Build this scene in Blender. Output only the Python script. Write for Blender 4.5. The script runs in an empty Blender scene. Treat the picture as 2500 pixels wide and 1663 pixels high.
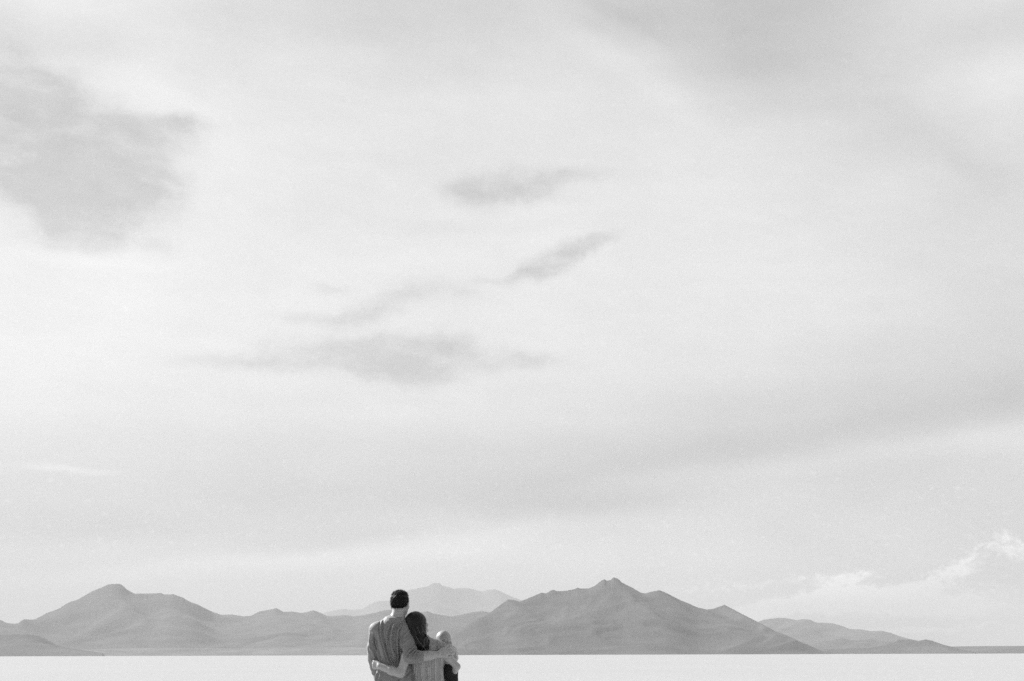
import bpy, math, random
import numpy as np
from mathutils import Matrix, Vector

scene = bpy.context.scene
COL = scene.collection
R = math.radians

# ------------------------------------------------------------------ camera
F_PX, CX, CY = 3472.0, 1250.0, 831.5          # photograph is 2500 x 1663
CAM_Z, PITCH, ROLL = 1.24, math.atan(766.9 / 3472.0), -math.atan(7.0 / 2500.0)
cam_d = bpy.data.cameras.new("camera")
cam_d.sensor_width = 36.0
cam_d.lens = 36.0 * F_PX / 2500.0
cam_d.clip_start, cam_d.clip_end = 0.1, 200000.0
cam = bpy.data.objects.new("camera", cam_d)
COL.objects.link(cam)
RM = Matrix.Rotation(R(90) + PITCH, 3, 'X') @ Matrix.Rotation(ROLL, 3, 'Z')
cam.rotation_euler = RM.to_euler()
cam.location = (0, 0, CAM_Z)
scene.camera = cam
RN = np.array(RM)

def ray(px, py):
    d = np.array([(px - CX) / F_PX, -(py - CY) / F_PX, -1.0])
    return RN @ d

def at(px, py, Y):
    d = ray(px, py)
    t = Y / d[1]
    return np.array([d[0] * t, Y, CAM_Z + d[2] * t])

def az_el(px, py):
    d = ray(px, py)
    return math.degrees(math.atan2(d[0], d[1])), math.degrees(math.atan2(d[2], math.hypot(d[0], d[1])))

# ------------------------------------------------------------------ light
SUN_EL, SUN_AZ = R(32.0), R(-51.0)            # azimuth from +Y towards +X
to_sun = Vector((math.sin(SUN_AZ) * math.cos(SUN_EL), math.cos(SUN_AZ) * math.cos(SUN_EL), math.sin(SUN_EL)))
sd = bpy.data.lights.new("sun", 'SUN')
sd.energy, sd.angle, sd.color = 5.0, R(0.6), (1.0, 1.0, 1.0)
sun = bpy.data.objects.new("sun", sd)
COL.objects.link(sun)
sun.rotation_euler = to_sun.to_track_quat('Z', 'Y').to_euler()
sun.location = (-20, 10, 30)

scene.view_settings.view_transform = 'Standard'
scene.view_settings.look = 'None'
scene.view_settings.exposure = 0.7
scene.view_settings.gamma = 1.0
scene.view_settings.use_curve_mapping = False
scene.cycles.volume_bounces = 2
scene.cycles.max_bounces = 8
scene.cycles.use_denoising = False
scene.cycles.sample_clamp_indirect = 6.0

# ------------------------------------------------------------------ node helpers
class NT:
    def __init__(s, tree):
        s.t = tree
        tree.nodes.clear()
    def n(s, typ, **kw):
        nd = s.t.nodes.new(typ)
        for k, v in kw.items():
            setattr(nd, k, v)
        return nd
    def put(s, sock, v):
        if hasattr(v, 'is_output'):
            s.t.links.new(v, sock)
        else:
            sock.default_value = v
    def m(s, op, a, b=0.0, c=0.0, clamp=False):
        nd = s.n('ShaderNodeMath', operation=op, use_clamp=clamp)
        for i, v in enumerate((a, b, c)):
            if i < len(nd.inputs):
                s.put(nd.inputs[i], v)
        return nd.outputs[0]
    def v(s, op, a, b=None, out=0):
        nd = s.n('ShaderNodeVectorMath', operation=op)
        s.put(nd.inputs[0], a)
        if b is not None:
            if op == 'SCALE':
                s.put(nd.inputs['Scale'], b)
            else:
                s.put(nd.inputs[1], b)
        return nd.outputs[out]
    def noise(s, vec, scale, detail=4, rough=0.55, dist=0.0, color=False):
        nd = s.n('ShaderNodeTexNoise')
        s.put(nd.inputs['Vector'], vec)
        nd.inputs['Scale'].default_value = scale
        nd.inputs['Detail'].default_value = detail
        nd.inputs['Roughness'].default_value = rough
        nd.inputs['Distortion'].default_value = dist
        return nd.outputs['Color' if color else 'Fac']
    def smooth(s, x, a, b, lo=0.0, hi=1.0, typ='SMOOTHSTEP'):
        nd = s.n('ShaderNodeMapRange', interpolation_type=typ)
        s.put(nd.inputs[0], x)
        for i, v in enumerate((a, b, lo, hi)):
            s.put(nd.inputs[i + 1], v)
        return nd.outputs[0]

# ------------------------------------------------------------------ sky
world = bpy.data.worlds.new("World")
scene.world = world
world.use_nodes = True
W = NT(world.node_tree)
tc = W.n('ShaderNodeTexCoord')
D = W.v('NORMALIZE', tc.outputs['Generated'])
sep = W.n('ShaderNodeSeparateXYZ')
W.put(sep.inputs[0], D)
dx, dy, dz = sep.outputs
az = W.m('MULTIPLY', W.m('ARCTAN2', dx, dy), 57.29578)
el = W.m('MULTIPLY', W.m('ARCSINE', dz), 57.29578)
cmb = W.n('ShaderNodeCombineXYZ')
W.put(cmb.inputs[0], az); W.put(cmb.inputs[1], el)
AE = cmb.outputs[0]
# the cloud deck seen in perspective: direction over height
cden = W.m('ADD', W.m('MAXIMUM', dz, 0.0), 0.12)
cp = W.n('ShaderNodeCombineXYZ')
W.put(cp.inputs[0], W.m('DIVIDE', dx, cden)); W.put(cp.inputs[1], W.m('DIVIDE', dy, cden))
DECK = cp.outputs[0]

def warp(vec, src, scale, amp, detail=3):
    c = W.noise(src, scale, detail, 0.6, color=True)
    o = W.v('SUBTRACT', c, (0.5, 0.5, 0.5))
    return W.v('ADD', vec, W.v('MULTIPLY', o, amp))

AE1 = warp(AE, AE, 0.16, (2.4, 0.9, 0), 3)       # broad bends, degrees
AE2 = warp(AE1, AE, 0.7, (1.1, .55, 0), 4)      # ragged edges
AE3 = warp(AE2, AE, 1.5, (0.75, 0.42, 0), 4)      # fine wisps

K = 1.0607
DARKAMT, BRIGHTAMT = 0.152, 0.38
def blobs(vec, items, start):
    # the running sum rides in the z of the vector, so the nodes are worked through one after the other
    sp = W.n('ShaderNodeSeparateXYZ'); W.put(sp.inputs[0], vec)
    P = W.n('ShaderNodeCombineXYZ')
    W.put(P.inputs[0], sp.outputs[0]); W.put(P.inputs[1], sp.outputs[1])
    W.put(P.inputs[2], 0.0 if start is None else start)
    P = P.outputs[0]
    for (u, v_, ru, rv, rot, amp, inner) in items:
        a, e = az_el(u * K, v_ * K)
        dpp = math.degrees(K / F_PX)
        mp = W.n('ShaderNodeMapping', vector_type='TEXTURE')
        W.put(mp.inputs['Vector'], P)
        mp.inputs['Location'].default_value = (a, e, 0)
        mp.inputs['Rotation'].default_value = (0, 0, R(rot))
        mp.inputs['Scale'].default_value = (ru * dpp, rv * dpp, 1e5)
        s_ = W.smooth(W.v('LENGTH', mp.outputs[0], out=1), inner, 1.0, amp, 0.0)
        c_ = W.n('ShaderNodeCombineXYZ'); W.put(c_.inputs[2], s_)
        P = W.v('ADD', P, c_.outputs[0])
    sp = W.n('ShaderNodeSeparateXYZ'); W.put(sp.inputs[0], P)
    return sp.outputs[2]

# brightness of the cloud deck by direction: rows go down the sky, columns from left to right
COLS = [0, 160, 320, 480, 640, 800, 960, 1120, 1280, 1440, 1600, 1760, 1920, 2080, 2240, 2400]
ROWS = [-40, 50, 150, 250, 350, 480, 620, 750, 850, 950, 1050, 1150, 1220, 1290, 1360, 1450]
DECK_V = [[0.961, 0.961, 0.932, 0.867, 0.884, 0.828, 0.84, 0.834, 0.851, 0.804, 0.789, 0.751, 0.771, 0.845, 0.911, 0.921], [0.948, 0.948, 0.932, 0.867, 0.884, 0.828, 0.84, 0.834, 0.856, 0.804, 0.789, 0.748, 0.758, 0.845, 0.898, 0.908], [0.871, 0.881, 0.941, 0.894, 0.926, 0.897, 0.875, 0.868, 0.901, 0.882, 0.861, 0.771, 0.781, 0.863, 0.853, 0.851], [0.941, 0.954, 0.931, 0.946, 0.914, 0.922, 0.918, 0.914, 0.928, 0.889, 0.922, 0.84, 0.837, 0.84, 0.922, 0.93], [0.92, 0.931, 0.936, 0.967, 0.938, 0.93, 0.907, 0.917, 0.915, 0.911, 0.925, 0.912, 0.879, 0.834, 0.873, 0.895], [0.939, 0.943, 0.947, 0.966, 0.934, 0.925, 0.942, 0.931, 0.937, 0.92, 0.936, 0.929, 0.89, 0.913, 0.846, 0.856], [0.981, 0.983, 0.996, 0.957, 0.965, 0.956, 0.953, 0.946, 0.949, 0.937, 0.927, 0.938, 0.927, 0.886, 0.873, 0.867], [0.982, 0.983, 1.007, 0.964, 0.981, 0.968, 0.937, 0.952, 0.954, 0.928, 0.943, 0.931, 0.931, 0.901, 0.862, 0.842], [1.012, 1.012, 0.991, 0.964, 0.972, 0.952, 0.922, 0.955, 0.929, 0.944, 0.917, 0.922, 0.872, 0.852, 0.832, 0.812], [0.983, 0.995, 0.958, 0.972, 0.941, 0.945, 0.94, 0.928, 0.91, 0.902, 0.839, 0.824, 0.819, 0.795, 0.775, 0.775], [0.948, 0.943, 0.927, 0.911, 0.879, 0.909, 0.853, 0.859, 0.831, 0.815, 0.79, 0.807, 0.835, 0.807, 0.875, 0.879], [0.913, 0.901, 0.906, 0.868, 0.833, 0.852, 0.824, 0.802, 0.756, 0.794, 0.832, 0.906, 0.832, 0.837, 0.829, 0.836], [0.874, 0.858, 0.84, 0.886, 0.881, 0.846, 0.931, 0.968, 0.891, 0.917, 0.94, 0.871, 0.899, 0.885, 0.807, 0.819], [0.933, 0.952, 1.041, 1.027, 1.198, 1.198, 1.198, 1.198, 1.168, 0.917, 1.004, 0.926, 0.863, 0.896, 0.767, 0.794], [0.931, 0.941, 0.98, 0.974, 1.216, 1.152, 1.196, 1.225, 1.034, 0.914, 0.957, 0.913, 0.926, 0.715, 0.655, 0.655], [0.931, 0.941, 0.98, 0.974, 1.216, 1.152, 1.196, 1.25, 1.034, 0.914, 0.957, 0.913, 0.608, 0.598, 0.588, 0.583]]
def deck(vec):
    sp = W.n('ShaderNodeSeparateXYZ'); W.put(sp.inputs[0], vec)
    a0, a1 = az_el(COLS[0] * K, 500 * K)[0], az_el(COLS[-1] * K, 500 * K)[0]
    x = W.smooth(sp.outputs[0], a0, a1, 0, 1, 'LINEAR')
    acc, pe = None, None
    for r_, row in zip(ROWS, DECK_V):
        cr = W.n('ShaderNodeValToRGB')
        cr.color_ramp.interpolation = 'B_SPLINE'
        els = cr.color_ramp.elements
        n_ = len(row)
        els[0].position, els[1].position = 0.0, 1.0
        for i in range(1, n_ - 1):
            els.new(i / (n_ - 1))
        for i, v_ in enumerate(row):
            els[i].color = (v_, v_, v_, 1)
        W.put(cr.inputs[0], x)
        sc_ = W.n('ShaderNodeSeparateColor')
        W.put(sc_.inputs[0], cr.outputs[0])
        e = az_el(1178 * K, r_ * K)[1]
        if acc is None:
            acc = sc_.outputs[0]
        else:
            f_ = W.smooth(sp.outputs[1], pe, e, 0, 1, 'SMOOTHSTEP')
            mx = W.n('ShaderNodeMix', data_type='FLOAT')
            W.put(mx.inputs[0], f_); W.put(mx.inputs[2], acc); W.put(mx.inputs[3], sc_.outputs[0])
            acc = mx.outputs[0]
        pe = e
    return acc

veils = [(140, 1080, 125, 13, -4, .060, .1), (215, 1093, 80, 8, 0, .030, 0), (90, 1079, 60, 9, 0, .02, 0),   # (u, v, radius u, radius v, rotation, amount, inner edge) on the photo shown 2357 wide
    (1400, 25, 231, 35.88, -28, -0.034, 0), (1560, 95, 300.3, 82.8, -30, -0.026, 0), (1330, 90, 300.3, 46.92, -30, 0.019, 0), (1480, 190, 381.15, 55.2, -30, 0.015, 0),
    (1760, 150, 184.8, 124.2, -50, -0.022, 0), (2130, 310, 231, 55.2, -35, -0.022, 0), (2240, 380, 138.6, 69, -40, -0.015, 0), (2300, 230, 138.6, 124.2, 20, 0.015, 0),
    (1880, 1062, 646.8, 41.4, 7, 0.040, 0), (2240, 1022, 381.15, 48.3, 3, 0.035, 0), (1450, 1105, 231, 31.05, 9, 0.028, 0),
    (2150, 960, 485.1, 86.25, 9, -0.023, 0), (2330, 905, 150.15, 103.5, 10, -0.019, 0), (1700, 1030, 577.5, 58.65, 9, -0.028, 0), (1350, 1070, 346.5, 51.75, 10, -0.009, 0),
    (620, 1296, 877.8, 37.95, 3.5, 0.056, 0), (1130, 1240, 346.5, 51.75, 9, 0.045, 0), (150, 1330, 462, 37.95, 2, 0.023, 0), (900, 1258, 485.1, 24.15, 7, 0.028, 0),
    (600, 1258, 739.2, 34.5, 3.5, -0.039, 0), (1080, 1196, 381.15, 44.85, 7, -0.045, 0), (1400, 1172, 196.35, 34.5, 6, -0.028, 0), (200, 1290, 381.15, 27.6, 3, -0.028, 0),
    (1000, 520, 184.8, 41.4, 0, -0.018, 0), (1090, 470, 138.6, 33.12, 0, -0.018, 0), (980, 600, 231, 41.4, 0, 0.011, 0), (1060, 905, 127.05, 44.85, 10, 0.013, 0), (620, 790, 346.5, 35.88, 2, 0.013, 0),
    (1100, 940, 1039.5, 44.85, 2, 0.006, 0), (330, 195, 138.6, 96.6, -30, 0.027, 0), (440, 240, 184.8, 41.4, -12, 0.023, 0), (120, 40, 150.15, 82.8, 0, 0.027, 0),
    (210, 590, 300.3, 35.88, 0, 0.027, 0), (1290, 480, 231, 33.12, 5, 0.015, 0), (1270, 545, 150.15, 33.12, 18, 0.015, 0), (1680, 620, 462, 82.8, -6, 0.009, 0),
    (1900, 1000, 462, 37.95, 8, -0.014, 0),
]
dark = [  # clouds with a readable edge
    (90, 330, 360, 200, -8, .85, .3), (330, 290, 240, 52, -3, .62, .1), (440, 276, 120, 34, 0, .55, .0), (50, 200, 170, 130, -25, .50, .0), (150, 205, 110, 80, 30, .32, .0), (30, 120, 110, 60, -30, .22, 0), (130, 560, 330, 60, 0, .2, 0),
    (230, 450, 240, 150, 6, .75, .3), (10, 420, 330, 90, 0, .35, .1), (170, 540, 240, 60, 0, .35, .0), (380, 380, 110, 130, 30, .40, .0), (375, 560, 60, 70, -30, .25, 0),
    (1150, 422, 210, 66, 3, .85, .1), (1240, 440, 130, 44, 0, .35, 0), (1325, 400, 120, 34, 8, .50, .0), (1070, 440, 120, 40, 0, .35, 0), (1080, 525, 220, 26, 0, .15, 0),
    (1275, 600, 160, 48, 26, .80, .1), (1370, 558, 110, 28, 24, .60, .0), (1215, 640, 90, 30, 20, .35, 0),
    (720, 732, 210, 30, 1, .55, .0), (860, 712, 150, 50, 16, .60, .0), (1000, 672, 180, 46, -3, .60, .0), (1125, 648, 110, 20, 6, .34, .0), (770, 657, 80, 22, -4, .50, 0),
    (872, 814, 440, 80, -1, .92, .12), (930, 862, 170, 56, -6, .65, .1), (1200, 833, 120, 32, 4, .58, .1), (590, 836, 300, 36, 0, .50, .0), (1080, 800, 140, 40, 0, .35, 0),
]
bright = [
    (2040, 1388, 360, 46, 4, .55, 0), (2250, 1360, 150, 50, 10, .4, 0),
    (1830, 1392, 260, 34, 5, 1.0, .1), (2000, 1375, 220, 34, 8, .9, .1), (1930, 1355, 100, 44, 20, .8, .1), (2120, 1345, 130, 44, 25, .8, .0),
    (2215, 1300, 80, 44, 35, .65, .0), (2335, 1262, 120, 46, -15, .62, .0), (2250, 1400, 240, 28, 0, .6, .0), (1760, 1420, 150, 26, 18, .8, .1), (2110, 1395, 200, 24, 3, .8, .1),
    (1900, 1335, 180, 22, 5, .4, .1), (2050, 1452, 300, 18, 2, .6, 0), (2200, 1440, 250, 14, 2, .5, 0), (1650, 1350, 200, 30, 0, .4, 0),
]
n1 = W.noise(DECK, 1.3, 5, 0.55)
n2 = W.noise(AE2, 0.55, 6, 0.62)
n3 = W.noise(W.v('MULTIPLY', AE2, (0.35, 1.6, 1)), 0.8, 5, 0.6)
S = blobs(AE1, veils, deck(AE1))
S = W.m('ADD', S, W.m('MULTIPLY', W.m('SUBTRACT', n1, 0.5), 0.03))
S = W.m('ADD', S, W.m('MULTIPLY', W.m('SUBTRACT', n2, 0.5), 0.030))
S = W.m('ADD', S, W.m('MULTIPLY', W.m('SUBTRACT', n3, 0.5), 0.030))
mp6 = W.n('ShaderNodeMapping', vector_type='TEXTURE')
W.put(mp6.inputs['Vector'], AE2)
mp6.inputs['Rotation'].default_value = (0, 0, R(-14)); mp6.inputs['Scale'].default_value = (3.2, 0.9, 1)
n6 = W.noise(mp6.outputs[0], 1.5, 7, 0.6)
S = W.m('ADD', S, W.m('MULTIPLY', W.m('SUBTRACT', n6, 0.5), 0.040))
dsum = blobs(AE3, dark, None)
n5 = W.noise(W.v('MULTIPLY', AE2, (0.6, 1.3, 1)), 1.1, 7, 0.62)
dsum = W.m('MULTIPLY', dsum, W.smooth(n5, 0.3, 0.7, 0.55, 1.30, 'LINEAR'))
dmask = W.smooth(dsum, -0.10, 1.20, 0.0, 1.0)
dmask = W.m('MAXIMUM', W.m('MULTIPLY', W.m('SUBTRACT', dmask, 0.018), 1.02), 0.0)
dmask = W.m('MULTIPLY', dmask, W.smooth(W.noise(AE1, 0.45, 5, 0.6), 0.3, 0.7, 0.8, 1.15, 'LINEAR'))
S = W.m('SUBTRACT', S, W.m('MULTIPLY', dmask, DARKAMT))
bsum = blobs(AE3, bright, None)
n4 = W.noise(W.v('MULTIPLY', AE1, (1.0, 1.5, 1)), 2.9, 6, 0.66)
bsum = W.m('ADD', bsum, W.m('MULTIPLY', W.m('SUBTRACT', n4, 0.5), 1.9))
bmask = W.m('MULTIPLY', W.smooth(bsum, 0.05, 0.95), W.smooth(el, 9.0, 4.0, 0.22, 1.0))
S = W.m('ADD', S, W.m('MULTIPLY', bmask, BRIGHTAMT))
cloud = W.m('POWER', W.m('MAXIMUM', S, 0.2), 2.2)
# unseen sky behind the photographer, cleared and darkened to cut the fill light
cover = W.m('ADD', W.smooth(dy, -0.25, 0.5, 0.06, 1.0), W.m('MULTIPLY', W.m('SUBTRACT', n1, 0.5), W.smooth(dy, 0.3, 0.8, 1.0, 0.0)), clamp=True)
cover = W.m('MULTIPLY', cover, 0.93)
sky = W.n('ShaderNodeTexSky', sky_type='NISHITA', sun_disc=False)
sky.sun_elevation = SUN_EL
sky.sun_rotation = SUN_AZ
sky.air_density, sky.dust_density, sky.ozone_density = 1.0, 1.5, 1.0
bw = W.n('ShaderNodeRGBToBW')
W.put(bw.inputs[0], sky.outputs[0])
clear = W.m('MULTIPLY', bw.outputs[0], 0.09)
lum = W.m('ADD', W.m('MULTIPLY', clear, W.m('SUBTRACT', 1.0, cover)), W.m('MULTIPLY', cloud, cover))
lum = W.m('MULTIPLY', lum, 10.0 / 2 ** 0.7)       # the picture is exposed 0.7 of a stop up
cc = W.n('ShaderNodeCombineColor')
for i in range(3):
    W.put(cc.inputs[i], lum)
bg = W.n('ShaderNodeBackground')
W.put(bg.inputs['Color'], cc.outputs[0])
bg.inputs['Strength'].default_value = 0.1
wo = W.n('ShaderNodeOutputWorld')
W.put(wo.inputs['Surface'], bg.outputs[0])
world.cycles.sampling_method = 'MANUAL'
world.cycles.sample_map_resolution = 512

# ------------------------------------------------------------------ object helpers
def tag(o, label=None, cat=None, group=None, kind=None):
    for k, v in (('label', label), ('category', cat), ('group', group), ('kind', kind)):
        if v:
            o[k] = v
    return o

def mesh_obj(name, verts, faces, mat, parent=None, smooth=True):
    me = bpy.data.meshes.new(name)
    verts = np.asarray(verts, dtype=np.float32)
    faces = np.asarray(faces, dtype=np.int32)
    nv, nf, k = len(verts), len(faces), faces.shape[1]
    me.vertices.add(nv); me.vertices.foreach_set('co', verts.ravel())
    me.loops.add(nf * k); me.loops.foreach_set('vertex_index', faces.ravel())
    me.polygons.add(nf)
    me.polygons.foreach_set('loop_start', np.arange(0, nf * k, k, dtype=np.int32))
    me.polygons.foreach_set('loop_total', np.full(nf, k, dtype=np.int32))
    me.update(calc_edges=True); me.validate()
    if smooth:
        me.polygons.foreach_set('use_smooth', np.ones(len(me.polygons), dtype=bool))
    me.materials.append(mat)
    o = bpy.data.objects.new(name, me)
    COL.objects.link(o)
    if parent is not None:
        o.parent = parent
        o.matrix_parent_inverse = parent.matrix_world.inverted()
    return o

def lattice(ix, iy, seed):
    h = (ix.astype(np.int64) * 374761393 + iy.astype(np.int64) * 668265263 + seed * 974711) & 0xffffffff
    h = ((h ^ (h >> 13)) * 1274126177) & 0xffffffff
    return ((h ^ (h >> 16)) & 0xffff) / 65535.0

def vnoise(x, y, seed=0):
    ix, iy = np.floor(x), np.floor(y)
    fx, fy = x - ix, y - iy
    fx = fx * fx * fx * (fx * (fx * 6 - 15) + 10); fy = fy * fy * fy * (fy * (fy * 6 - 15) + 10)
    a = lattice(ix, iy, seed); b = lattice(ix + 1, iy, seed)
    c = lattice(ix, iy + 1, seed); d = lattice(ix + 1, iy + 1, seed)
    return (a * (1 - fx) + b * fx) * (1 - fy) + (c * (1 - fx) + d * fx) * fy

def fbm(x, y, seed=0, oct=5, ridged=False):
    s, a, t = 0.0, 1.0, 0.0
    for i in range(oct):
        n = vnoise(x * 2 ** i + 17.3 * i, y * 2 ** i + 9.1 * i, seed + i)
        if ridged:
            n = 1 - abs(2 * n - 1)
        s = s + a * n; t += a; a *= 0.5
    return s / t

# ------------------------------------------------------------------ materials
def rock_mat(name, lo, hi, scale):
    m = bpy.data.materials.new(name); m.use_nodes = True
    T = NT(m.node_tree)
    g = T.n('ShaderNodeTexCoord').outputs['Object']
    n = T.noise(g, scale, 8, 0.62, 0.4)
    f = T.smooth(n, 0.36, 0.66, lo, hi, 'LINEAR')
    n_ = T.noise(T.v('MULTIPLY', g, (1, 1, 6)), scale * 2.5, 4, 0.6)
    f = T.m('MULTIPLY', f, T.smooth(n_, 0.3, 0.7, 0.8, 1.2, 'LINEAR'))
    b = T.n('ShaderNodeBsdfPrincipled')
    c = T.n('ShaderNodeCombineColor')
    for i in range(3):
        T.put(c.inputs[i], f)
    T.put(b.inputs['Base Color'], c.outputs[0])
    b.inputs['Roughness'].default_value = 0.95
    b.inputs['Specular IOR Level'].default_value = 0.1
    o = T.n('ShaderNodeOutputMaterial')
    T.put(o.inputs[0], b.outputs[0])
    return m

def salt_mat():
    m = bpy.data.materials.new('white_salt'); m.use_nodes = True
    T = NT(m.node_tree)
    g = T.n('ShaderNodeTexCoord').outputs['Object']
    n = T.noise(g, 0.02, 6, 0.55)
    n2 = T.noise(g, 1.7, 6, 0.6)
    f = T.m('ADD', T.smooth(n, 0.3, 0.7, SALT - .012, SALT + .012, 'LINEAR'), T.m('MULTIPLY', T.m('SUBTRACT', n2, 0.5), 0.10))
    vo = T.n('ShaderNodeTexVoronoi', feature='DISTANCE_TO_EDGE')
    T.put(vo.inputs['Vector'], T.v('ADD', g, T.v('SCALE', T.noise(g, 1.1, 4, 0.6, color=True), 0.9)))
    vo.inputs['Scale'].default_value = 0.85
    ridge = T.smooth(vo.outputs['Distance'], 0.0, 0.06, 1.0, 0.0)
    f = T.m('ADD', f, T.m('MULTIPLY', ridge, 0.05))
    c = T.n('ShaderNodeCombineColor')
    for i in range(3):
        T.put(c.inputs[i], f)
    b = T.n('ShaderNodeBsdfPrincipled')
    T.put(b.inputs['Base Color'], c.outputs[0])
    b.inputs['Roughness'].default_value = 0.95
    b.inputs['Specular IOR Level'].default_value = 0.03
    bp = T.n('ShaderNodeBump')
    bp.inputs['Strength'].default_value = 0.35
    bp.inputs['Distance'].default_value = 0.03
    T.put(bp.inputs['Height'], T.m('ADD', ridge, T.noise(g, 14, 5, 0.65)))
    T.put(b.inputs['Normal'], bp.outputs[0])
    o = T.n('ShaderNodeOutputMaterial')
    T.put(o.inputs[0], b.outputs[0])
    return m
SALT = 0.455

# ------------------------------------------------------------------ ground
def grid_sheet(xs, ys):
    X, Y = np.meshgrid(xs, ys, indexing='ij')
    v = np.stack([X, Y, np.zeros_like(X)], -1).reshape(-1, 3)
    n, m_ = len(xs), len(ys)
    i = np.arange(n - 1)[:, None] * m_ + np.arange(m_ - 1)[None, :]
    i = i.ravel()
    return v, np.stack([i, i + m_, i + m_ + 1, i + 1], -1)
xs = np.array([-26000, -8000, -2000, -400, -100, -30, 0, 30, 100, 400, 2000, 8000, 26000.])
ys = np.array([-8000, -2000, -400, -100, -30, 0, 30, 100, 400, 2000, 8000, 20000, 43000.])
v, f = grid_sheet(xs, ys)
tag(mesh_obj('ground', v, f, salt_mat(), smooth=False), 'flat white salt ground reaching to the mountains', kind='structure')

# ------------------------------------------------------------------ mountains
def px_profile(pts):
    a, t = [], []
    for (px, py) in pts:
        d = ray(px, py)
        a.append(math.atan2(d[0], d[1])); t.append(d[2] / math.hypot(d[0], d[1]))
    return np.array(a), np.array(t)

def mountain(name, label, pts, dist, wf, wb, mat, seed, ext=(0, 0), jag=0.00016, spur=0.26, n=1500, rows=84, skew=0.0):
    """a range with its crest at `dist` metres, sloping wf metres towards us and wb metres away"""
    a, t = px_profile(pts)
    lo, hi = a[0] - R(ext[0]), a[-1] + R(ext[1])
    A = np.linspace(lo, hi, n)
    T = np.interp(A, a, t)
    env = np.ones(n)
    # taper to nothing outside the traced run
    if ext[0] > 0:
        k = np.clip((A - lo) / (a[0] - lo), 0, 1); T = np.where(A < a[0], T * (k ** 1.2) * (0.8 + 0.5 * fbm(A * 60, A * 0, seed + 3, 3)), T)
    if ext[1] > 0:
        k = np.clip((hi - A) / (hi - a[-1]), 0, 1); T = np.where(A > a[-1], T * (k ** 1.2) * (0.8 + 0.5 * fbm(A * 60, A * 0, seed + 3, 3)), T)
    # 3-tap rounding of the traced corners, then rock-scale jags
    T = np.convolve(np.pad(T, 2, 'edge'), [.1, .2, .4, .2, .1], 'valid')
    T = T + (fbm(A * 900, A * 0 + 3, seed, 4, True) - 0.5) * jag * 2 * np.clip(T / 0.01, 0, 1)
    tf = -np.linspace(1, 0, rows) ** 1.1; tb = np.linspace(0, 1, 14)[1:]
    S_ = np.concatenate([tf, tb])
    AA, SS = np.meshgrid(A, S_, indexing='ij')
    shift = (fbm(AA * 14, AA * 0, seed + 7, 3) - 0.5) * 0.5 * wf + skew * AA * wf
    crest = dist + shift
    Rr = crest + np.where(SS < 0, SS * wf, SS * wb)
    u = 1 - np.abs(SS)
    ker = np.hanning(61); ker /= ker.sum()
    Ts = np.convolve(np.pad(T, 30, 'edge'), ker, 'valid')
    wA = AA + (fbm(AA * dist / (wf * .5) + 9, Rr / (wf * .5), seed + 31, 4) - .5) * (1 - u) * wf / dist * 1.6
    Tc = np.repeat(T[:, None], len(S_), 1)
    TT = np.interp(wA, A, Ts) * (1 - u ** 18) + Tc * u ** 18
    base = np.where(SS < 0, u ** 1.45, u ** 1.1)
    q = AA * dist
    wx = fbm(q / (wf * .5), Rr / (wf * .5), seed + 20, 3) - .5
    rid = fbm(q / (wf * 0.42) + wx * 2.2, Rr / (wf * 0.40) + wx * 1.5, seed + 11, 6, True)
    rid = .72 * rid + .28 * fbm(q / (wf * .09) + wx * 3, Rr / (wf * .10), seed + 51, 5, True)
    mod = 1 + spur * (rid - 0.62) * 3 * u * (1 - u) * np.where(SS < 0, 1, .6)
    H = TT * crest * base * np.clip(mod, .25, 1.6)
    cap = Tc * Rr * np.where(np.abs(SS) < 1e-6, 1.0, 0.985)
    H = np.where(SS < 0, np.minimum(H, cap), np.minimum(H, Tc * Rr * 0.97))
    H = np.where(np.abs(SS) < 1e-6, Tc * Rr, H) + CAM_Z * base
    H = H - (1 - u) ** 6 * 6.0
    X, Y = np.sin(AA) * Rr, np.cos(AA) * Rr
    v = np.stack([X, Y, H], -1).reshape(-1, 3)
    m_ = len(S_)
    i = (np.arange(n - 1)[:, None] * m_ + np.arange(m_ - 1)[None, :]).ravel()
    f = np.stack([i, i + m_, i + m_ + 1, i + 1], -1)
    # origin at the range's own foot
    c = np.array([math.sin((lo + hi) / 2) * dist, math.cos((lo + hi) / 2) * dist, 0])
    o = mesh_obj(name, v - c, f, mat)
    o.location = c
    tag(o, label, kind='structure')
    return o

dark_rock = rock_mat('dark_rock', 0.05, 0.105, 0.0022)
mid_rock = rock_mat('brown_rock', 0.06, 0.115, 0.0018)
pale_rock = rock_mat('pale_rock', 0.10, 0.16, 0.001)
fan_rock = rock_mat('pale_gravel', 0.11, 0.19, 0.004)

L = [(-260,1575),(-160,1545),(-80,1500),(-30,1520),(0,1513.5),(5,1515),(12,1520),(37,1523.5),(45,1521),(58,1512),(81,1513),(92,1509),(114,1497),(141,1487.5),(168,1471),(190,1464),(225,1443.5),
 (252.5,1433),(265,1426.5),(290.5,1425),(299,1429),(309.5,1439.5),(328.5,1449.5),(383,1449),(391,1447.5),(402,1451.5),(423.5,1451),(445,1458.5),(461.6,1468.5),(486,1477.5),(516,1493),
 (540,1501),(565,1500.5),(594.6,1505),(613.6,1503.5),(632.7,1493.5),(659.4,1488.5),(675,1484.6),(692,1494.4),(713,1493),(733.6,1496.5),(748.5,1495),(765,1489.7),(778,1494.4),(797.5,1504),
 (813.8,1504),(846.5,1501.6),(861,1504.5),(885,1502.5),(915,1496.5),(941.5,1490),(956,1489),(980,1495),(994,1498),(1015,1497),(1036,1494),(1042.8,1492.2),(1057.4,1498),(1099,1505.4),(1120,1502.5),(1155,1494.5),
 (1179,1492.7),(1200,1496),(1230,1510),(1290,1530),(1400,1570)]
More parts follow.
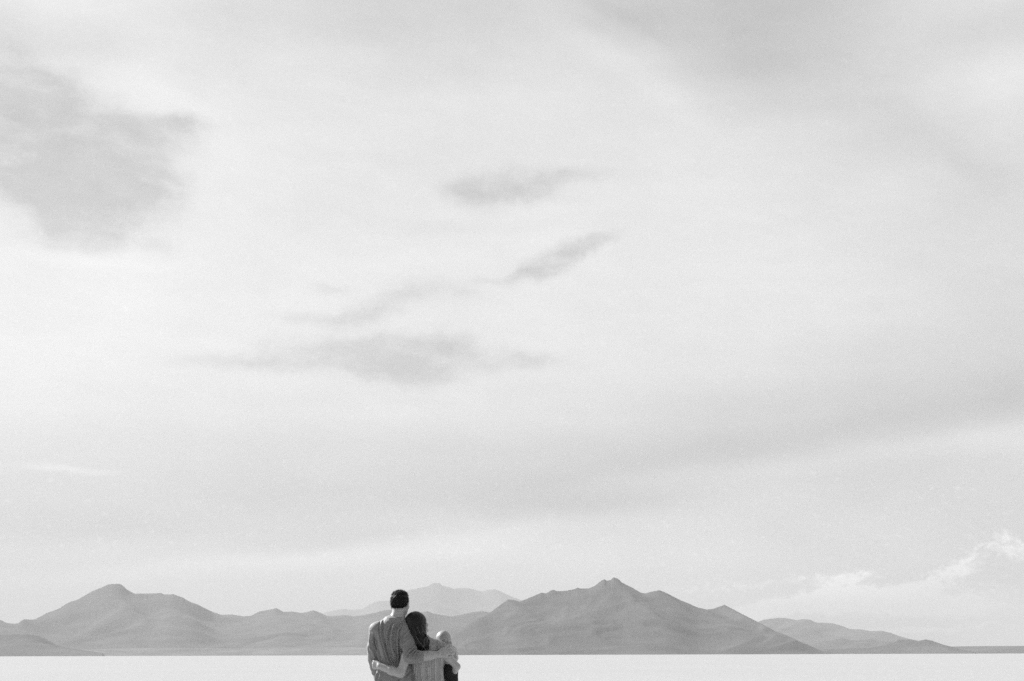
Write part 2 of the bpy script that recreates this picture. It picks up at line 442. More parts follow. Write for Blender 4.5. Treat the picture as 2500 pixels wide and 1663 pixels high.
Rr_ = [(1040,1594),(1075,1575),(1105,1550),(1135,1530),(1165,1512),(1190,1500),(1203,1491),(1217.8,1480),(1240,1463.9),(1253.5,1464.7),(1268,1469),(1289,1461),(1313,1451),(1322,1447),(1333.6,1449),(1342.5,1443),
 (1350.6,1439.8),(1360,1443.4),(1378,1443),(1402,1438.6),(1410,1435),(1417,1437),(1437.6,1436.8),(1452.4,1430.3),(1467.3,1418.4),(1476,1414.3),(1480.7,1418.4),(1491,1416),(1498.5,1409.8),(1509,1413.4),
 (1517.8,1422.3),(1541.5,1434),(1563.8,1447),(1577,1449),(1589,1445),(1610,1441),(1624.7,1447),(1660,1465),(1705,1483.8),(1725.7,1488.5),(1740.5,1486.7),(1758.4,1480.8),(1768.8,1476.6),(1782,1483.8),
 (1812,1499.5),(1853.4,1520.3),(1898,1543.5),(1915.8,1549),(1954.4,1567.3),(1978,1576),(1999,1586.6),(2014,1592.5),(2030,1596)]
F1 = [(700,1590),(745,1535),(770,1505),(790,1496.5),(814,1490.6),(837.6,1486.7),(852,1489),(885,1487),(897,1479.6),(912,1470.7),(926.7,1467.7),(953,1466.8),(975,1455),(992.5,1444.4),(1002.5,1439.4),(1027.7,1435),
 (1044.5,1431.9),(1054.5,1425),(1063.8,1423),(1073,1424.3),(1079.7,1429.9),(1098,1434.4),(1106.5,1437.7),(1118,1436),(1143.5,1436),(1164,1441.6),(1179,1444.6),(1194,1440),(1209,1439.2),(1223.7,1444.6),
 (1247.5,1456.4),(1268,1464),(1300,1480),(1400,1530),(1500,1590)]
F2 = [(1700,1590),(1760,1555),(1810,1532),(1849,1519),(1865,1513),(1898,1508.8),(1918.8,1509.4),(1945.5,1514.4),(1960,1511.5),(1978,1513),(1993,1520.4),(2028.7,1521.3),(2052,1527),(2076,1536),(2103,1536.7),
 (2126.7,1541),(2153.4,1540),(2174,1545),(2195,1553),(2221.7,1560),(2239.6,1564),(2270,1575),(2320,1590)]
F2B = [(1930,1592),(1965,1577),(2002,1566),(2030,1563),(2052.4,1559),(2082,1564.3),(2105,1562),(2126.7,1560),(2156.4,1565),(2186,1568.8),(2200,1574),(2250,1585),(2280,1592)]
F3 = [(1985,1594),(2010,1585),(2060,1583.5),(2120,1582),(2160,1576),(2183,1568),(2195,1561.5),(2221.7,1562),(2239.6,1565),(2260,1561.4),(2275,1564.3),(2305,1574.7),(2322.7,1579),(2345,1586),(2380,1592)]
G = [(2240,1588),(2300,1580),(2322,1578.8),(2360,1578),(2420,1577.3),(2500,1577),(2600,1576),(2800,1578)]
E = [(-300,1580),(-100,1556),(-30,1552),(0,1551),(40,1549),(70,1549),(92,1552),(108,1558),(122,1566),(138,1574),(152,1579),(175,1583),(200,1587),(250,1594)]
E2 = [(190,1595),(215,1580),(240,1570),(300,1566),(350,1572),(420,1577),(500,1576),(570,1566),(610,1556),(650,1552),(700,1543),(740,1548),(800,1562),(880,1572),(960,1578),(1050,1590)]
P = [(120,1597),(200,1586),(300,1583),(420,1582),(560,1583),(700,1581),(820,1580),(940,1582),(1060,1586),(1150,1594)]

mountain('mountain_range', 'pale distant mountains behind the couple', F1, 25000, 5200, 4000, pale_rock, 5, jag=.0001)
mountain('mountain_range', 'pale low mountains at the far end of the right ridge', F2, 14800, 3200, 2500, mid_rock, 15, jag=.0001)
mountain('mountain_range', 'long grey mountains on the left with a flat topped peak', L, 9900, 2600, 2500, mid_rock, 25, ext=(6, 0))
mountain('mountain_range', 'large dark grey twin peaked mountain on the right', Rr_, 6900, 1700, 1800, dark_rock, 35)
mountain('hills', 'grey low hills beyond the right ridge', F2B, 9600, 900, 900, mid_rock, 45, n=400, rows=30)
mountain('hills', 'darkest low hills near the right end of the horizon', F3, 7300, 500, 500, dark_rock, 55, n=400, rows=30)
mountain('hills', 'thin grey strip of low land at the right end', G, 7900, 600, 1500, mid_rock, 65, n=400, rows=24, jag=0.00003, ext=(0, 4))
mountain('hills', 'dark low hills at the left end of the horizon', E, 7000, 700, 600, dark_rock, 75, n=400, rows=30, ext=(4, 0))
mountain('hills', 'faint dark foothills under the left mountains', E2, 8600, 700, 500, dark_rock, 85, n=700, rows=30)
mountain('hills', 'pale gravel apron along the foot of the left mountains', P, 7400, 500, 600, fan_rock, 95, n=700, rows=24, jag=.00003, spur=.2)

# ================================================================== people
# ------------------------------------------------------------------ implicit-surface modelling
class Field:
    def __init__(s, lo, hi, h):
        s.lo = np.array(lo, float); s.h = h
        n = np.ceil((np.array(hi, float) - s.lo) / h).astype(int) + 1
        s.n = n
        s.a = np.full(n, 1.0, dtype=np.float32)
    def _box(s, pmin, pmax, pad):
        i0 = np.clip(np.floor((np.asarray(pmin) - pad - s.lo) / s.h).astype(int), 0, s.n - 1)
        i1 = np.clip(np.ceil((np.asarray(pmax) + pad - s.lo) / s.h).astype(int) + 1, 1, s.n)
        sl = tuple(slice(a, b) for a, b in zip(i0, i1))
        g = [s.lo[k] + s.h * np.arange(i0[k], i1[k]) for k in range(3)]
        P = np.stack(np.meshgrid(*g, indexing='ij'), -1).astype(np.float32)
        return sl, P
    def put(s, sl, d, k, op='add'):
        a = s.a[sl]
        if op == 'add':
            if k > 0:
                q = np.maximum(k - np.abs(a - d), 0) / k
                s.a[sl] = np.minimum(a, d) - q * q * k * 0.25
            else:
                s.a[sl] = np.minimum(a, d)
        else:                                   # carve
            q = np.maximum(k - np.abs(a + d), 0) / max(k, 1e-6)
            s.a[sl] = np.maximum(a, -d) + q * q * k * 0.25
    def cap(s, p, q, r0, r1=None, k=0.02, flat=None, cut=None, op='add'):
        """tapered limb from p to q; flat=(axis, factor) squashes it along axis; cut = list of (point, normal) planes"""
        p = np.asarray(p, float); q = np.asarray(q, float); r1 = r0 if r1 is None else r1
        rm = max(r0, r1)
        sl, P = s._box(np.minimum(p, q), np.maximum(p, q), rm + k + 3 * s.h)
        ab = q - p; L2 = max(float(ab @ ab), 1e-9)
        t = np.clip(((P - p) @ ab) / L2, 0, 1)
        D_ = P - (p + t[..., None] * ab)
        if flat is not None:
            ax = np.asarray(flat[0], float); ax /= np.linalg.norm(ax)
            comp = D_ @ ax
            D_ = D_ + comp[..., None] * ax * (flat[1] - 1)
        d = np.linalg.norm(D_, axis=-1) - (r0 + (r1 - r0) * t)
        for (c, n_) in (cut or []):
            n_ = np.asarray(n_, float); n_ /= np.linalg.norm(n_)
            d = np.maximum(d, (P - np.asarray(c)) @ n_)
        s.put(sl, d, k, op)
    def ell(s, c, r, k=0.02, M=None, op='add', cut=None):
        c = np.asarray(c, float); r = np.asarray(r, float)
        sl, P = s._box(c, c, r.max() + k + 3 * s.h)
        Q = P - c
        if M is not None:
            Q = Q @ np.asarray(M, float)        # columns of M are the local axes
        k0 = np.linalg.norm(Q / r, axis=-1); k1 = np.linalg.norm(Q / (r * r), axis=-1)
        d = k0 * (k0 - 1) / np.maximum(k1, 1e-6)
        for (c2, n_) in (cut or []):
            n_ = np.asarray(n_, float); n_ /= np.linalg.norm(n_)
            d = np.maximum(d, (P - np.asarray(c2)) @ n_)
        s.put(sl, d, k, op)
    def stack(s, rows, k=0.02, p=2.0, inflate=0.0):
        """rows of (z, cx, cy, rx, ry): a body of super-elliptic sections"""
        rows = sorted(rows); A = np.array(rows)
        z = A[:, 0]
        pmin = [(A[:, 1] - A[:, 3]).min(), (A[:, 2] - A[:, 4]).min(), z[0]]
        pmax = [(A[:, 1] + A[:, 3]).max(), (A[:, 2] + A[:, 4]).max(), z[-1]]
        sl, P = s._box(pmin, pmax, k + inflate + 3 * s.h)
        zz = np.clip(P[0, 0, :, 2], z[0], z[-1])
        zs = np.linspace(z[0], z[-1], 200)
        def f(c):
            y = np.interp(zs, z, A[:, c]); y = np.convolve(np.pad(y, 9, 'edge'), np.hanning(19) / np.hanning(19).sum(), 'valid')
            return np.interp(zz, zs, y)
        cx, cy, rx, ry = f(1), f(2), f(3) + inflate, f(4) + inflate
        X = np.abs(P[..., 0] - cx) / rx; Y = np.abs(P[..., 1] - cy) / ry
        d = ((X ** p + Y ** p) ** (1 / p) - 1) * np.minimum(rx, ry)
        d = np.maximum(d, np.maximum(P[..., 2] - z[-1], z[0] - P[..., 2]))
        s.put(sl, d, k)
    def warp_noise(s, amp, sc, seed=0):
        pass
    def mesh(s):
        F = s.a
        n = np.array(F.shape) - 1
        ins = F < 0
        c = [(i, j, k) for i in (0, 1) for j in (0, 1) for k in (0, 1)]
        cor = lambda A, o: A[o[0]:o[0] + n[0], o[1]:o[1] + n[1], o[2]:o[2] + n[2]]
        cnt = sum(cor(ins, o).astype(np.int8) for o in c)
        act = (cnt > 0) & (cnt < 8)
        idx = np.argwhere(act)
        vid = np.full(n, -1, dtype=np.int64); vid[act] = np.arange(len(idx))
        acc = np.zeros((len(idx), 3)); w = np.zeros(len(idx))
        for a in c:
            for ax in range(3):
                if a[ax] == 0:
                    b = list(a); b[ax] = 1
                    fa = F[idx[:, 0] + a[0], idx[:, 1] + a[1], idx[:, 2] + a[2]].astype(float)
                    fb = F[idx[:, 0] + b[0], idx[:, 1] + b[1], idx[:, 2] + b[2]].astype(float)
                    m = (fa < 0) != (fb < 0)
                    t = np.where(m, fa / np.where(m, fa - fb, 1), 0)
                    pt = np.array(a, float)[None].repeat(len(idx), 0); pt[:, ax] += t
                    acc[m] += pt[m]; w[m] += 1
        V = s.lo + s.h * (idx + acc / w[:, None])
        faces = []
        for ax in range(3):
            o1, o2 = [(1, 2), (2, 0), (0, 1)][ax]
            sl0 = [slice(0, n[i] + 1) for i in range(3)]; sl1 = list(sl0)
            sl0[ax] = slice(0, n[ax]); sl1[ax] = slice(1, n[ax] + 1)
            A, B = ins[tuple(sl0)], ins[tuple(sl1)]
            e = np.argwhere(A != B)
            ok = (e[:, o1] > 0) & (e[:, o2] > 0) & (e[:, o1] < n[o1]) & (e[:, o2] < n[o2])
            e = e[ok]
            def cell(d1, d2):
                q = e.copy(); q[:, o1] -= d1; q[:, o2] -= d2
                return vid[q[:, 0], q[:, 1], q[:, 2]]
            q = np.stack([cell(1, 1), cell(0, 1), cell(0, 0), cell(1, 0)], -1)
            flip = ~A[e[:, 0], e[:, 1], e[:, 2]]
            q[flip] = q[flip][:, ::-1]
            faces.append(q)
        return V, np.concatenate(faces)

def vert_normals(V, Fc):
    a = V[Fc[:, 2]] - V[Fc[:, 0]]; b = V[Fc[:, 3]] - V[Fc[:, 1]]
    fn = np.cross(a, b)
    N = np.zeros_like(V)
    for i in range(4):
        np.add.at(N, Fc[:, i], fn)
    return N / np.maximum(np.linalg.norm(N, axis=1, keepdims=True), 1e-12)

def relax(V, Fc, it=2, f=0.5):
    for _ in range(it):
        S1 = np.zeros_like(V); c = np.zeros(len(V))
        for i in range(4):
            for j in ((i + 1) % 4, (i + 3) % 4):
                np.add.at(S1, Fc[:, i], V[Fc[:, j]]); np.add.at(c, Fc[:, i], 1)
        V = V * (1 - f) + f * S1 / c[:, None]
    return V

# ------------------------------------------------------------------ where things are on the family (measured on an enlargement)
Y0 = 13.42
def Wp(u, v, dy=0.0):
    """point measured on the 5.963x enlargement of the couple, dy metres beyond the man's spine"""
    p = at(860 + u / 5.963, 1400 + v / 5.963, Y0)
    # same place seen straight on, then moved in depth along the ground
    return np.array([p[0], Y0 + dy, p[2]])
def to_uv(V):
    """front-view drawing coordinates of points (straight-on, at the man's distance)"""
    o = Wp(0, 0); ex = Wp(1000, 0) - o; ez = Wp(0, 1000) - o
    M = np.array([[ex[0], ez[0]], [ex[2], ez[2]]])
    q = np.linalg.solve(M, np.stack([V[:, 0] - o[0], V[:, 2] - o[2]]))
    return q[0] * 1000, q[1] * 1000
UM = 0.000633                                   # metres per unit of that enlargement

def seg_dist(u, v, pts):
    """distance in drawing units to a polyline, signed side (+ to the right of travel) and position along it"""
    best = np.full(u.shape, 1e9); side = np.zeros(u.shape); par = np.zeros(u.shape)
    L = 0; tot = sum(math.hypot(b[0] - a[0], b[1] - a[1]) for a, b in zip(pts, pts[1:]))
    for a, b in zip(pts, pts[1:]):
        ax, ay = a; bx, by = b; l2 = (bx - ax) ** 2 + (by - ay) ** 2; l = math.sqrt(l2)
        t = np.clip(((u - ax) * (bx - ax) + (v - ay) * (by - ay)) / l2, 0, 1)
        ddx, ddy = u - (ax + t * (bx - ax)), v - (ay + t * (by - ay))
        d = np.hypot(ddx, ddy)
        m = d < best
        best = np.where(m, d, best)
        side = np.where(m, np.sign((bx - ax) * ddy - (by - ay) * ddx), side)
        par = np.where(m, (L + t * l) / tot, par)
        L += l
    return best, side, par

def folds(V, N, lines, dirmask=None):
    """push cloth out along ridges; each line is (points, height m, width units)"""
    u, v = to_uv(V)
    w = np.clip(-N[:, 1] * 1.7 + 0.02, 0, 1) if dirmask is None else dirmask
    d = np.zeros(len(V))
    for (pts, h, wd) in lines:
        r, sd, t = seg_dist(u, v, pts)
        taper = np.clip(np.minimum(t, 1 - t) * 5 + 0.12, 0, 1)
        x = r / wd * np.where(sd > 0, 1.0, 1.0)
        d += h * taper * (np.exp(-x * x) - 0.55 * np.exp(-((r - 2.1 * wd) / (1.1 * wd)) ** 2))
    return V + N * (d * w)[:, None]

def wrinkle(V, N, amp, sc, seed=0, stretch=(1, 1, 1)):
    P = V * np.array(stretch) * sc
    n = fbm(P[:, 0] + P[:, 1] * .7, P[:, 2] + P[:, 1] * .5, seed, 4) - .5
    n2 = fbm(P[:, 1] * 1.1 - P[:, 2] * .4 + 31, P[:, 0] - P[:, 2] * .6, seed + 9, 4) - .5
    return V + N * ((n + n2) * amp)[:, None]

# ------------------------------------------------------------------ figure materials
def grey_mat(name, val, rough=0.6, spec=0.3, var=0.0, vscale=30.0, sheen=0.0, bump=0.0, bscale=400.0, sss=0.0, extra=None, aniso=None):
    m = bpy.data.materials.new(name); m.use_nodes = True
    T = NT(m.node_tree)
    g = T.n('ShaderNodeTexCoord').outputs['Object']
    if aniso:
        g2 = T.v('MULTIPLY', g, aniso)
    else:
        g2 = g
    f = T.smooth(T.noise(g2, vscale, 5, 0.6), 0.25, 0.75, val * (1 - var), val * (1 + var), 'LINEAR')
    if extra:
        f = extra(T, g, f)
    c = T.n('ShaderNodeCombineColor')
    for i in range(3):
        T.put(c.inputs[i], f)
    b = T.n('ShaderNodeBsdfPrincipled')
    T.put(b.inputs['Base Color'], c.outputs[0])
    b.inputs['Roughness'].default_value = rough
    b.inputs['Specular IOR Level'].default_value = spec
    if sheen:
        b.inputs['Sheen Weight'].default_value = sheen
        b.inputs['Sheen Roughness'].default_value = 0.3
    if sss:
        b.inputs['Subsurface Weight'].default_value = sss
        b.inputs['Subsurface Radius'].default_value = (0.01, 0.01, 0.01)
        b.inputs['Subsurface Scale'].default_value = 1.0
    if bump:
        bp = T.n('ShaderNodeBump'); bp.inputs['Strength'].default_value = bump; bp.inputs['Distance'].default_value = 0.002
        T.put(bp.inputs['Height'], T.noise(g2, bscale, 3, 0.6))
        T.put(b.inputs['Normal'], bp.outputs[0])
    o = T.n('ShaderNodeOutputMaterial')
    T.put(o.inputs[0], b.outputs[0])
    return m

def dress_pattern(T, g, f):
    sp = T.n('ShaderNodeSeparateXYZ'); T.put(sp.inputs[0], g)
    x = T.m('ADD', sp.outputs[0], T.m('MULTIPLY', sp.outputs[1], 0.35)); z = sp.outputs[2]
    def col(period, phase, w, zp, duty, zph):
        a = T.m('FRACT', T.m('ADD', T.m('DIVIDE', x, period), phase))
        l = T.m('LESS_THAN', T.m('ABSOLUTE', T.m('SUBTRACT', a, 0.5)), w / period / 2)
        d = T.m('LESS_THAN', T.m('FRACT', T.m('ADD', T.m('DIVIDE', z, zp), zph)), duty)
        return T.m('MULTIPLY', l, d)
    P_ = 0.062
    a = col(P_, 0.30, 0.0065, 0.0125, 0.62, 0.0)
    b = col(P_, 0.58, 0.0065, 0.0125, 0.62, 0.5)
    rows = T.smooth(T.noise(g, 6.0, 2, 0.5), 0.36, 0.44, 0.0, 1.0)      # where the stitching is worn or folded away
    st = T.m('MULTIPLY', T.m('MAXIMUM', a, b), rows)
    c = col(P_ / 2, 0.93, 0.003, 0.0125, 1.0, 0.0)                       # fine woven line between the stitched columns
    f = T.m('MULTIPLY', f, T.m('SUBTRACT', 1.0, T.m('MULTIPLY', c, 0.35)))
    return T.m('ADD', T.m('MULTIPLY', f, T.m('SUBTRACT', 1.0, st)), T.m('MULTIPLY', st, 0.60))

skin_m = grey_mat('skin', 0.38, 0.5, 0.6, 0.06, 25, sss=0.05)
skin_f = grey_mat('fair_skin', 0.40, 0.5, 0.6, 0.05, 25, sss=0.05)
skin_b = grey_mat('baby_skin', 0.42, 0.5, 0.3, 0.04, 25, sss=0.08)
knit = grey_mat('grey_knit', 0.21, 0.62, 0.9, 0.10, 60, sheen=1.0, bump=0.6, bscale=900)
cloth_dark = grey_mat('dark_cloth', 0.025, 0.85, 0.15, 0.2, 40, sheen=0.05, bump=0.5, bscale=700)
cloth_mid = grey_mat('grey_trouser_cloth', 0.10, 0.85, 0.2, 0.15, 40, bump=0.5, bscale=700)
cloth_pale = grey_mat('pale_cotton', 0.50, 0.7, 0.6, 0.08, 50, sheen=0.1, bump=0.4, bscale=800)
dress_m = grey_mat('stitched_dress_cloth', 0.34, 0.88, 0.15, 0.12, 60, sheen=0.1, bump=0.5, bscale=800, extra=dress_pattern)
hair_dk = grey_mat('short_dark_hair', 0.013, 0.6, 0.15, 0.5, 160, aniso=(1, 1, .3))
hair_bk = grey_mat('long_dark_hair', 0.009, 0.42, 0.35, 0.6, 120, aniso=(1, 1, .15))
hair_fr = grey_mat('fair_baby_hair', 0.31, 0.55, 0.9, 0.25, 120)
hair_lt = grey_mat('sunlit_strand', 0.22, 0.5, 0.5)  # highlight on single dark hairs, put into a paler colour
leather = grey_mat('shoe_leather', 0.05, 0.5, 0.4, 0.2, 30)
eye_m = grey_mat('eye_white', 0.7, 0.2, 0.5)
trim_shade = grey_mat('binding_and_neck_shade', 0.02, 0.8, 0.2)

# ------------------------------------------------------------------ anatomy
def rot_z(a):
    c, s_ = math.cos(a), math.sin(a)
    return np.array([[c, -s_, 0], [s_, c, 0], [0, 0, 1]])
def rot_x(a):
    c, s_ = math.cos(a), math.sin(a)
    return np.array([[1, 0, 0], [0, c, -s_], [0, s_, c]])
def rot_y(a):
    c, s_ = math.cos(a), math.sin(a)
    return np.array([[c, 0, s_], [0, 1, 0], [-s_, 0, c]])

def head(F_, o, M, s=1.0, child=False):
    """o = point between the ears, M columns = right, forward, up"""
    p = lambda x, y, z: o + M @ (np.array([x, y, z]) * s)
    e = lambda c, r, k=0.02, op='add': F_.ell(p(*c), np.array(r) * s, k * s, M=M, op=op)
    c_ = lambda a, b, r0, r1, k=0.012, op='add': F_.cap(p(*a), p(*b), r0 * s, r1 * s, k * s, op=op)
    e((0, -.012, .022), (.074, .095, .084), .03)
    e((0, .030, -.040), (.060, .062, .078), .04)
    if child:
        e((0, .055, -.075), (.026, .026, .022), .03)
        c_((-.05, .045, -.055), (.05, .045, -.055), .030, .030, .04)
    else:
        c_((-.045, .010, -.075), (0, .074, -.103), .020, .020, .04)
        c_((.045, .010, -.075), (0, .074, -.103), .020, .020, .04)
        c_((-.036, .084, .012), (.036, .084, .012), .012, .012, .02)
    for sx in (-1, 1):
        e((sx * .034, .098, -.010), (.015, .013, .011), .012, 'carve')
        c_((sx * .050, .062, -.030), (sx * .036, .078, -.038), .016, .014, .02)
        # ear: a rim with a hollow
        es = .62 if child else 1.0
        e((sx * .082 * (.97 if child else 1), -.006, -.028), (.010 * es, .020 * es, .034 * es), .008)
        if not child:
            e((sx * .091, .003, -.026), (.006, .010, .018), .005, 'carve')
        e((sx * .076, .004, -.050), (.007, .009, .010), .006)
    c_((0, .092, -.004), (0, .112 if not child else .102, -.040), .008, .012, .014)
    for sx in (-1, 1):
        e((sx * .011, .100, -.043), (.009, .010, .007), .01)
    e((0, .090, -.066), (.023, .014, .006), .006)
    e((0, .089, -.077), (.019, .014, .007), .006)
    e((0, .104, -.0715), (.021, .004, .0014), .003, 'carve')

def eyes(parent, o, M, s, mat):
    for sx in (-1, 1):
        c = o + M @ (np.array([sx * .033, .081, -.010]) * s)
        F_ = Field(c - .02 * s, c + .02 * s, .0015)
        F_.ell(c, np.array([.0125] * 3) * s, 0.001)
        V, Fc = F_.mesh()
        mesh_obj('eye', V, Fc, mat, parent)

def hand(F_, wrist, fwd, back, s=1.0, curl=(0.35, 0.6, 0.5), spread=0.10, thumb_side=1, thumb=(0.55, 0.35), k=0.007, base_curl=0.0):
    """fwd: from wrist to knuckles; back: out of the back of the hand; fingers curl away from `back`"""
    f = np.array(fwd, float); f /= np.linalg.norm(f)
    b = np.array(back, float); b -= (b @ f) * f; b /= np.linalg.norm(b)
    r = np.cross(f, b)                           # across the palm
    wrist = np.asarray(wrist, float)
    kn = []
    offs = [(-.032, .078, .0088, .95), (-.011, .084, .0092, 1.05), (.010, .081, .0088, 1.0), (.030, .072, .0078, .80)]
    for (x, y, rad, ln) in offs:
        kpt = wrist + (r * x * thumb_side * -1 + f * y) * s
        # metacarpal
        F_.cap(wrist + (r * x * -thumb_side * .55 + f * .012) * s, kpt, .0125 * s, .0105 * s, .012 * s, flat=(b, 1.05))
        kn.append((kpt, x, rad, ln))
    F_.ell(wrist + f * .045 * s - b * .004 * s, np.array([.036, .042, .0135]) * s, .012 * s, M=np.stack([r, f, b], 1))
    for i, (kp, x, rad, ln) in enumerate(kn):
        a = base_curl + 0.03 * i
        pos = kp
        lens = (.043 * ln, .026 * ln, .021 * ln)
        side = r * (-thumb_side) * spread * (x / .03)
        for j in range(3):
            a += curl[j] * (1 + .06 * i)
            d = f * math.cos(a) - b * math.sin(a) + side * (1 if j == 0 else .5)
            d /= np.linalg.norm(d)
            nxt = pos + d * lens[j] * s
            F_.cap(pos, nxt, (rad - .0006 * j) * s, (rad - .0006 * (j + 1)) * s, .003 * s)
            pos = nxt
    # thumb leaves the side of the palm near its base
    t0 = wrist + (r * thumb_side * .018 + f * .016) * s
    d1 = f * .72 + r * thumb_side * thumb[0] - b * .25; d1 /= np.linalg.norm(d1)
    t1 = t0 + d1 * .042 * s
    d2 = f * .90 + r * thumb_side * (thumb[0] - thumb[1]) - b * .3; d2 /= np.linalg.norm(d2)
    t2 = t1 + d2 * .032 * s
    d3 = d2 - r * thumb_side * .2 - b * .15; d3 /= np.linalg.norm(d3)
    F_.cap(t0, t1, .0165 * s, .0115 * s, .012 * s)
    F_.cap(t1, t2, .0112 * s, .0098 * s, .004 * s)
    F_.cap(t2, t2 + d3 * .026 * s, .0098 * s, .0080 * s, .003 * s)

def leg(F_, hip, knee, ank, s=1.0, toe=(0, 1, 0), out=0.0, fr=1.0):
    hip, knee, ank = map(np.asarray, (hip, knee, ank))
    F_.cap(hip, knee, .080 * s * fr, .052 * s * fr, .04)
    calf = knee * .68 + ank * .32 + np.array([0, -.015 * s, 0])
    F_.cap(knee, calf, .050 * s * fr, .053 * s * fr, .03)
    F_.cap(calf, ank, .051 * s * fr, .034 * s * fr, .03)
    t = np.asarray(toe, float); t /= np.linalg.norm(t)
    F_.cap(ank + np.array([0, 0, -.03 * s]) - t * .035 * s, ank + np.array([0, 0, -.045 * s]) + t * .13 * s, .034 * s, .024 * s, .02)

def shoe(parent, ank, toe, s, mat):
    t = np.asarray(toe, float); t /= np.linalg.norm(t)
    a = np.asarray(ank, float)
    lo = a - np.array([.2, .2, .12]); hi = a + np.array([.2, .3, .08])
    F_ = Field(lo, hi, .006)
    zg = 0.0
    F_.cap((a[0] - t[0] * .045 * s, a[1] - t[1] * .045 * s, .040), (a[0] + t[0] * .15 * s, a[1] + t[1] * .15 * s, .034), .046 * s, .036 * s, .02, cut=[((0, 0, .004), (0, 0, -1))])
    F_.cap((a[0] - t[0] * .03, a[1] - t[1] * .03, .05), (a[0], a[1], .085), .045 * s, .043 * s, .02)
    V, Fc = F_.mesh()
    mesh_obj('shoe', V, Fc, mat, parent)

def strands(name_verts, name_faces, roots, dirs, lens, w0, nseg=3, droop=0.0, rng=None, curl=0.0):
    """tapering three-sided hairs appended to the lists"""
    for p, d, L_ in zip(roots, dirs, lens):
        d = d / np.linalg.norm(d)
        q = p.copy(); ring = []
        side = np.cross(d, [0.3, 0.5, 0.8]); side /= np.linalg.norm(side); up = np.cross(side, d)
        base = len(name_verts)
        for j in range(nseg):
            w = w0 * (1 - j / nseg)
            for a in (0, 2.094, 4.189):
                name_verts.append(q + (side * math.cos(a) + up * math.sin(a)) * w)
            d = d + np.array([0, 0, -droop]) + (rng.normal(0, curl, 3) if curl else 0)
            d = d / np.linalg.norm(d)
            q = q + d * L_ / nseg
        name_verts.append(q.copy())
        for j in range(nseg - 1):
            for a in range(3):
                b = (a + 1) % 3
                i0 = base + j * 3
                name_faces.append((i0 + a, i0 + b, i0 + 3 + b)); name_faces.append((i0 + a, i0 + 3 + b, i0 + 3 + a))
        i0 = base + (nseg - 1) * 3
        for a in range(3):
            name_faces.append((i0 + a, i0 + (a + 1) % 3, base + nseg * 3))

def tube_path(pts, w0, w1, verts, faces):
    pts = [np.asarray(p, float) for p in pts]
    # smooth the path
    n = (len(pts) - 1) * 6 + 1
    t = np.linspace(0, len(pts) - 1, n); A = np.array(pts)
    C_ = np.stack([np.interp(t, range(len(pts)), A[:, k]) for k in range(3)], 1)
    for _ in range(5):
        C_[1:-1] = (C_[:-2] + 2 * C_[1:-1] + C_[2:]) / 4
    base = len(verts)
    for i, p in enumerate(C_):
        d = C_[min(i + 1, n - 1)] - C_[max(i - 1, 0)]; d /= np.linalg.norm(d) + 1e-9
        side = np.cross(d, [0, 1, 0.2]); side /= np.linalg.norm(side) + 1e-9; up = np.cross(side, d)
        w = w0 + (w1 - w0) * i / (n - 1)
        for a in (0, 2.094, 4.189):
            verts.append(p + (side * math.cos(a) + up * math.sin(a)) * w)
    for i in range(n - 1):
        for a in range(3):
            b = (a + 1) % 3; i0 = base + i * 3
            faces.append((i0 + a, i0 + b, i0 + 3 + b)); faces.append((i0 + a, i0 + 3 + b, i0 + 3 + a))

def hair_obj(name, V, Fc, sv, sf, mat, parent):
    """scalp volume (quads) plus single strands (triangles) as one mesh"""
    tri = np.concatenate([Fc[:, [0, 1, 2]], Fc[:, [0, 2, 3]]])
    if len(sv):
        V2 = np.concatenate([V, np.array(sv)]); tri = np.concatenate([tri, np.array(sf) + len(V)])
    else:
        V2 = V
    return mesh_obj(name, V2, tri, mat, parent)

def root_empty_free(name, V, Fc, mat, label, origin):
    me_v = V - origin
    o = mesh_obj(name, me_v, Fc, mat)
    o.location = origin
    bpy.context.view_layer.update()
    tag(o, label, 'person')
    return o

def rows_from(tab, inflate=0):
    """(v, left u, right u, dy, ry) -> section rows"""
    out = []
    for (v_, l, r_, dy, ry) in tab:
        a, b = Wp(l, v_), Wp(r_, v_)
        out.append(((a[2] + b[2]) / 2, (a[0] + b[0]) / 2, Y0 + dy, (b[0] - a[0]) / 2 + inflate, ry + inflate))
    return out

def low(u, z, dy=0.0):
    """a point at height z, straight below drawing column u"""
    p = Wp(u, 1500); return np.array([p[0], Y0 + dy, z])

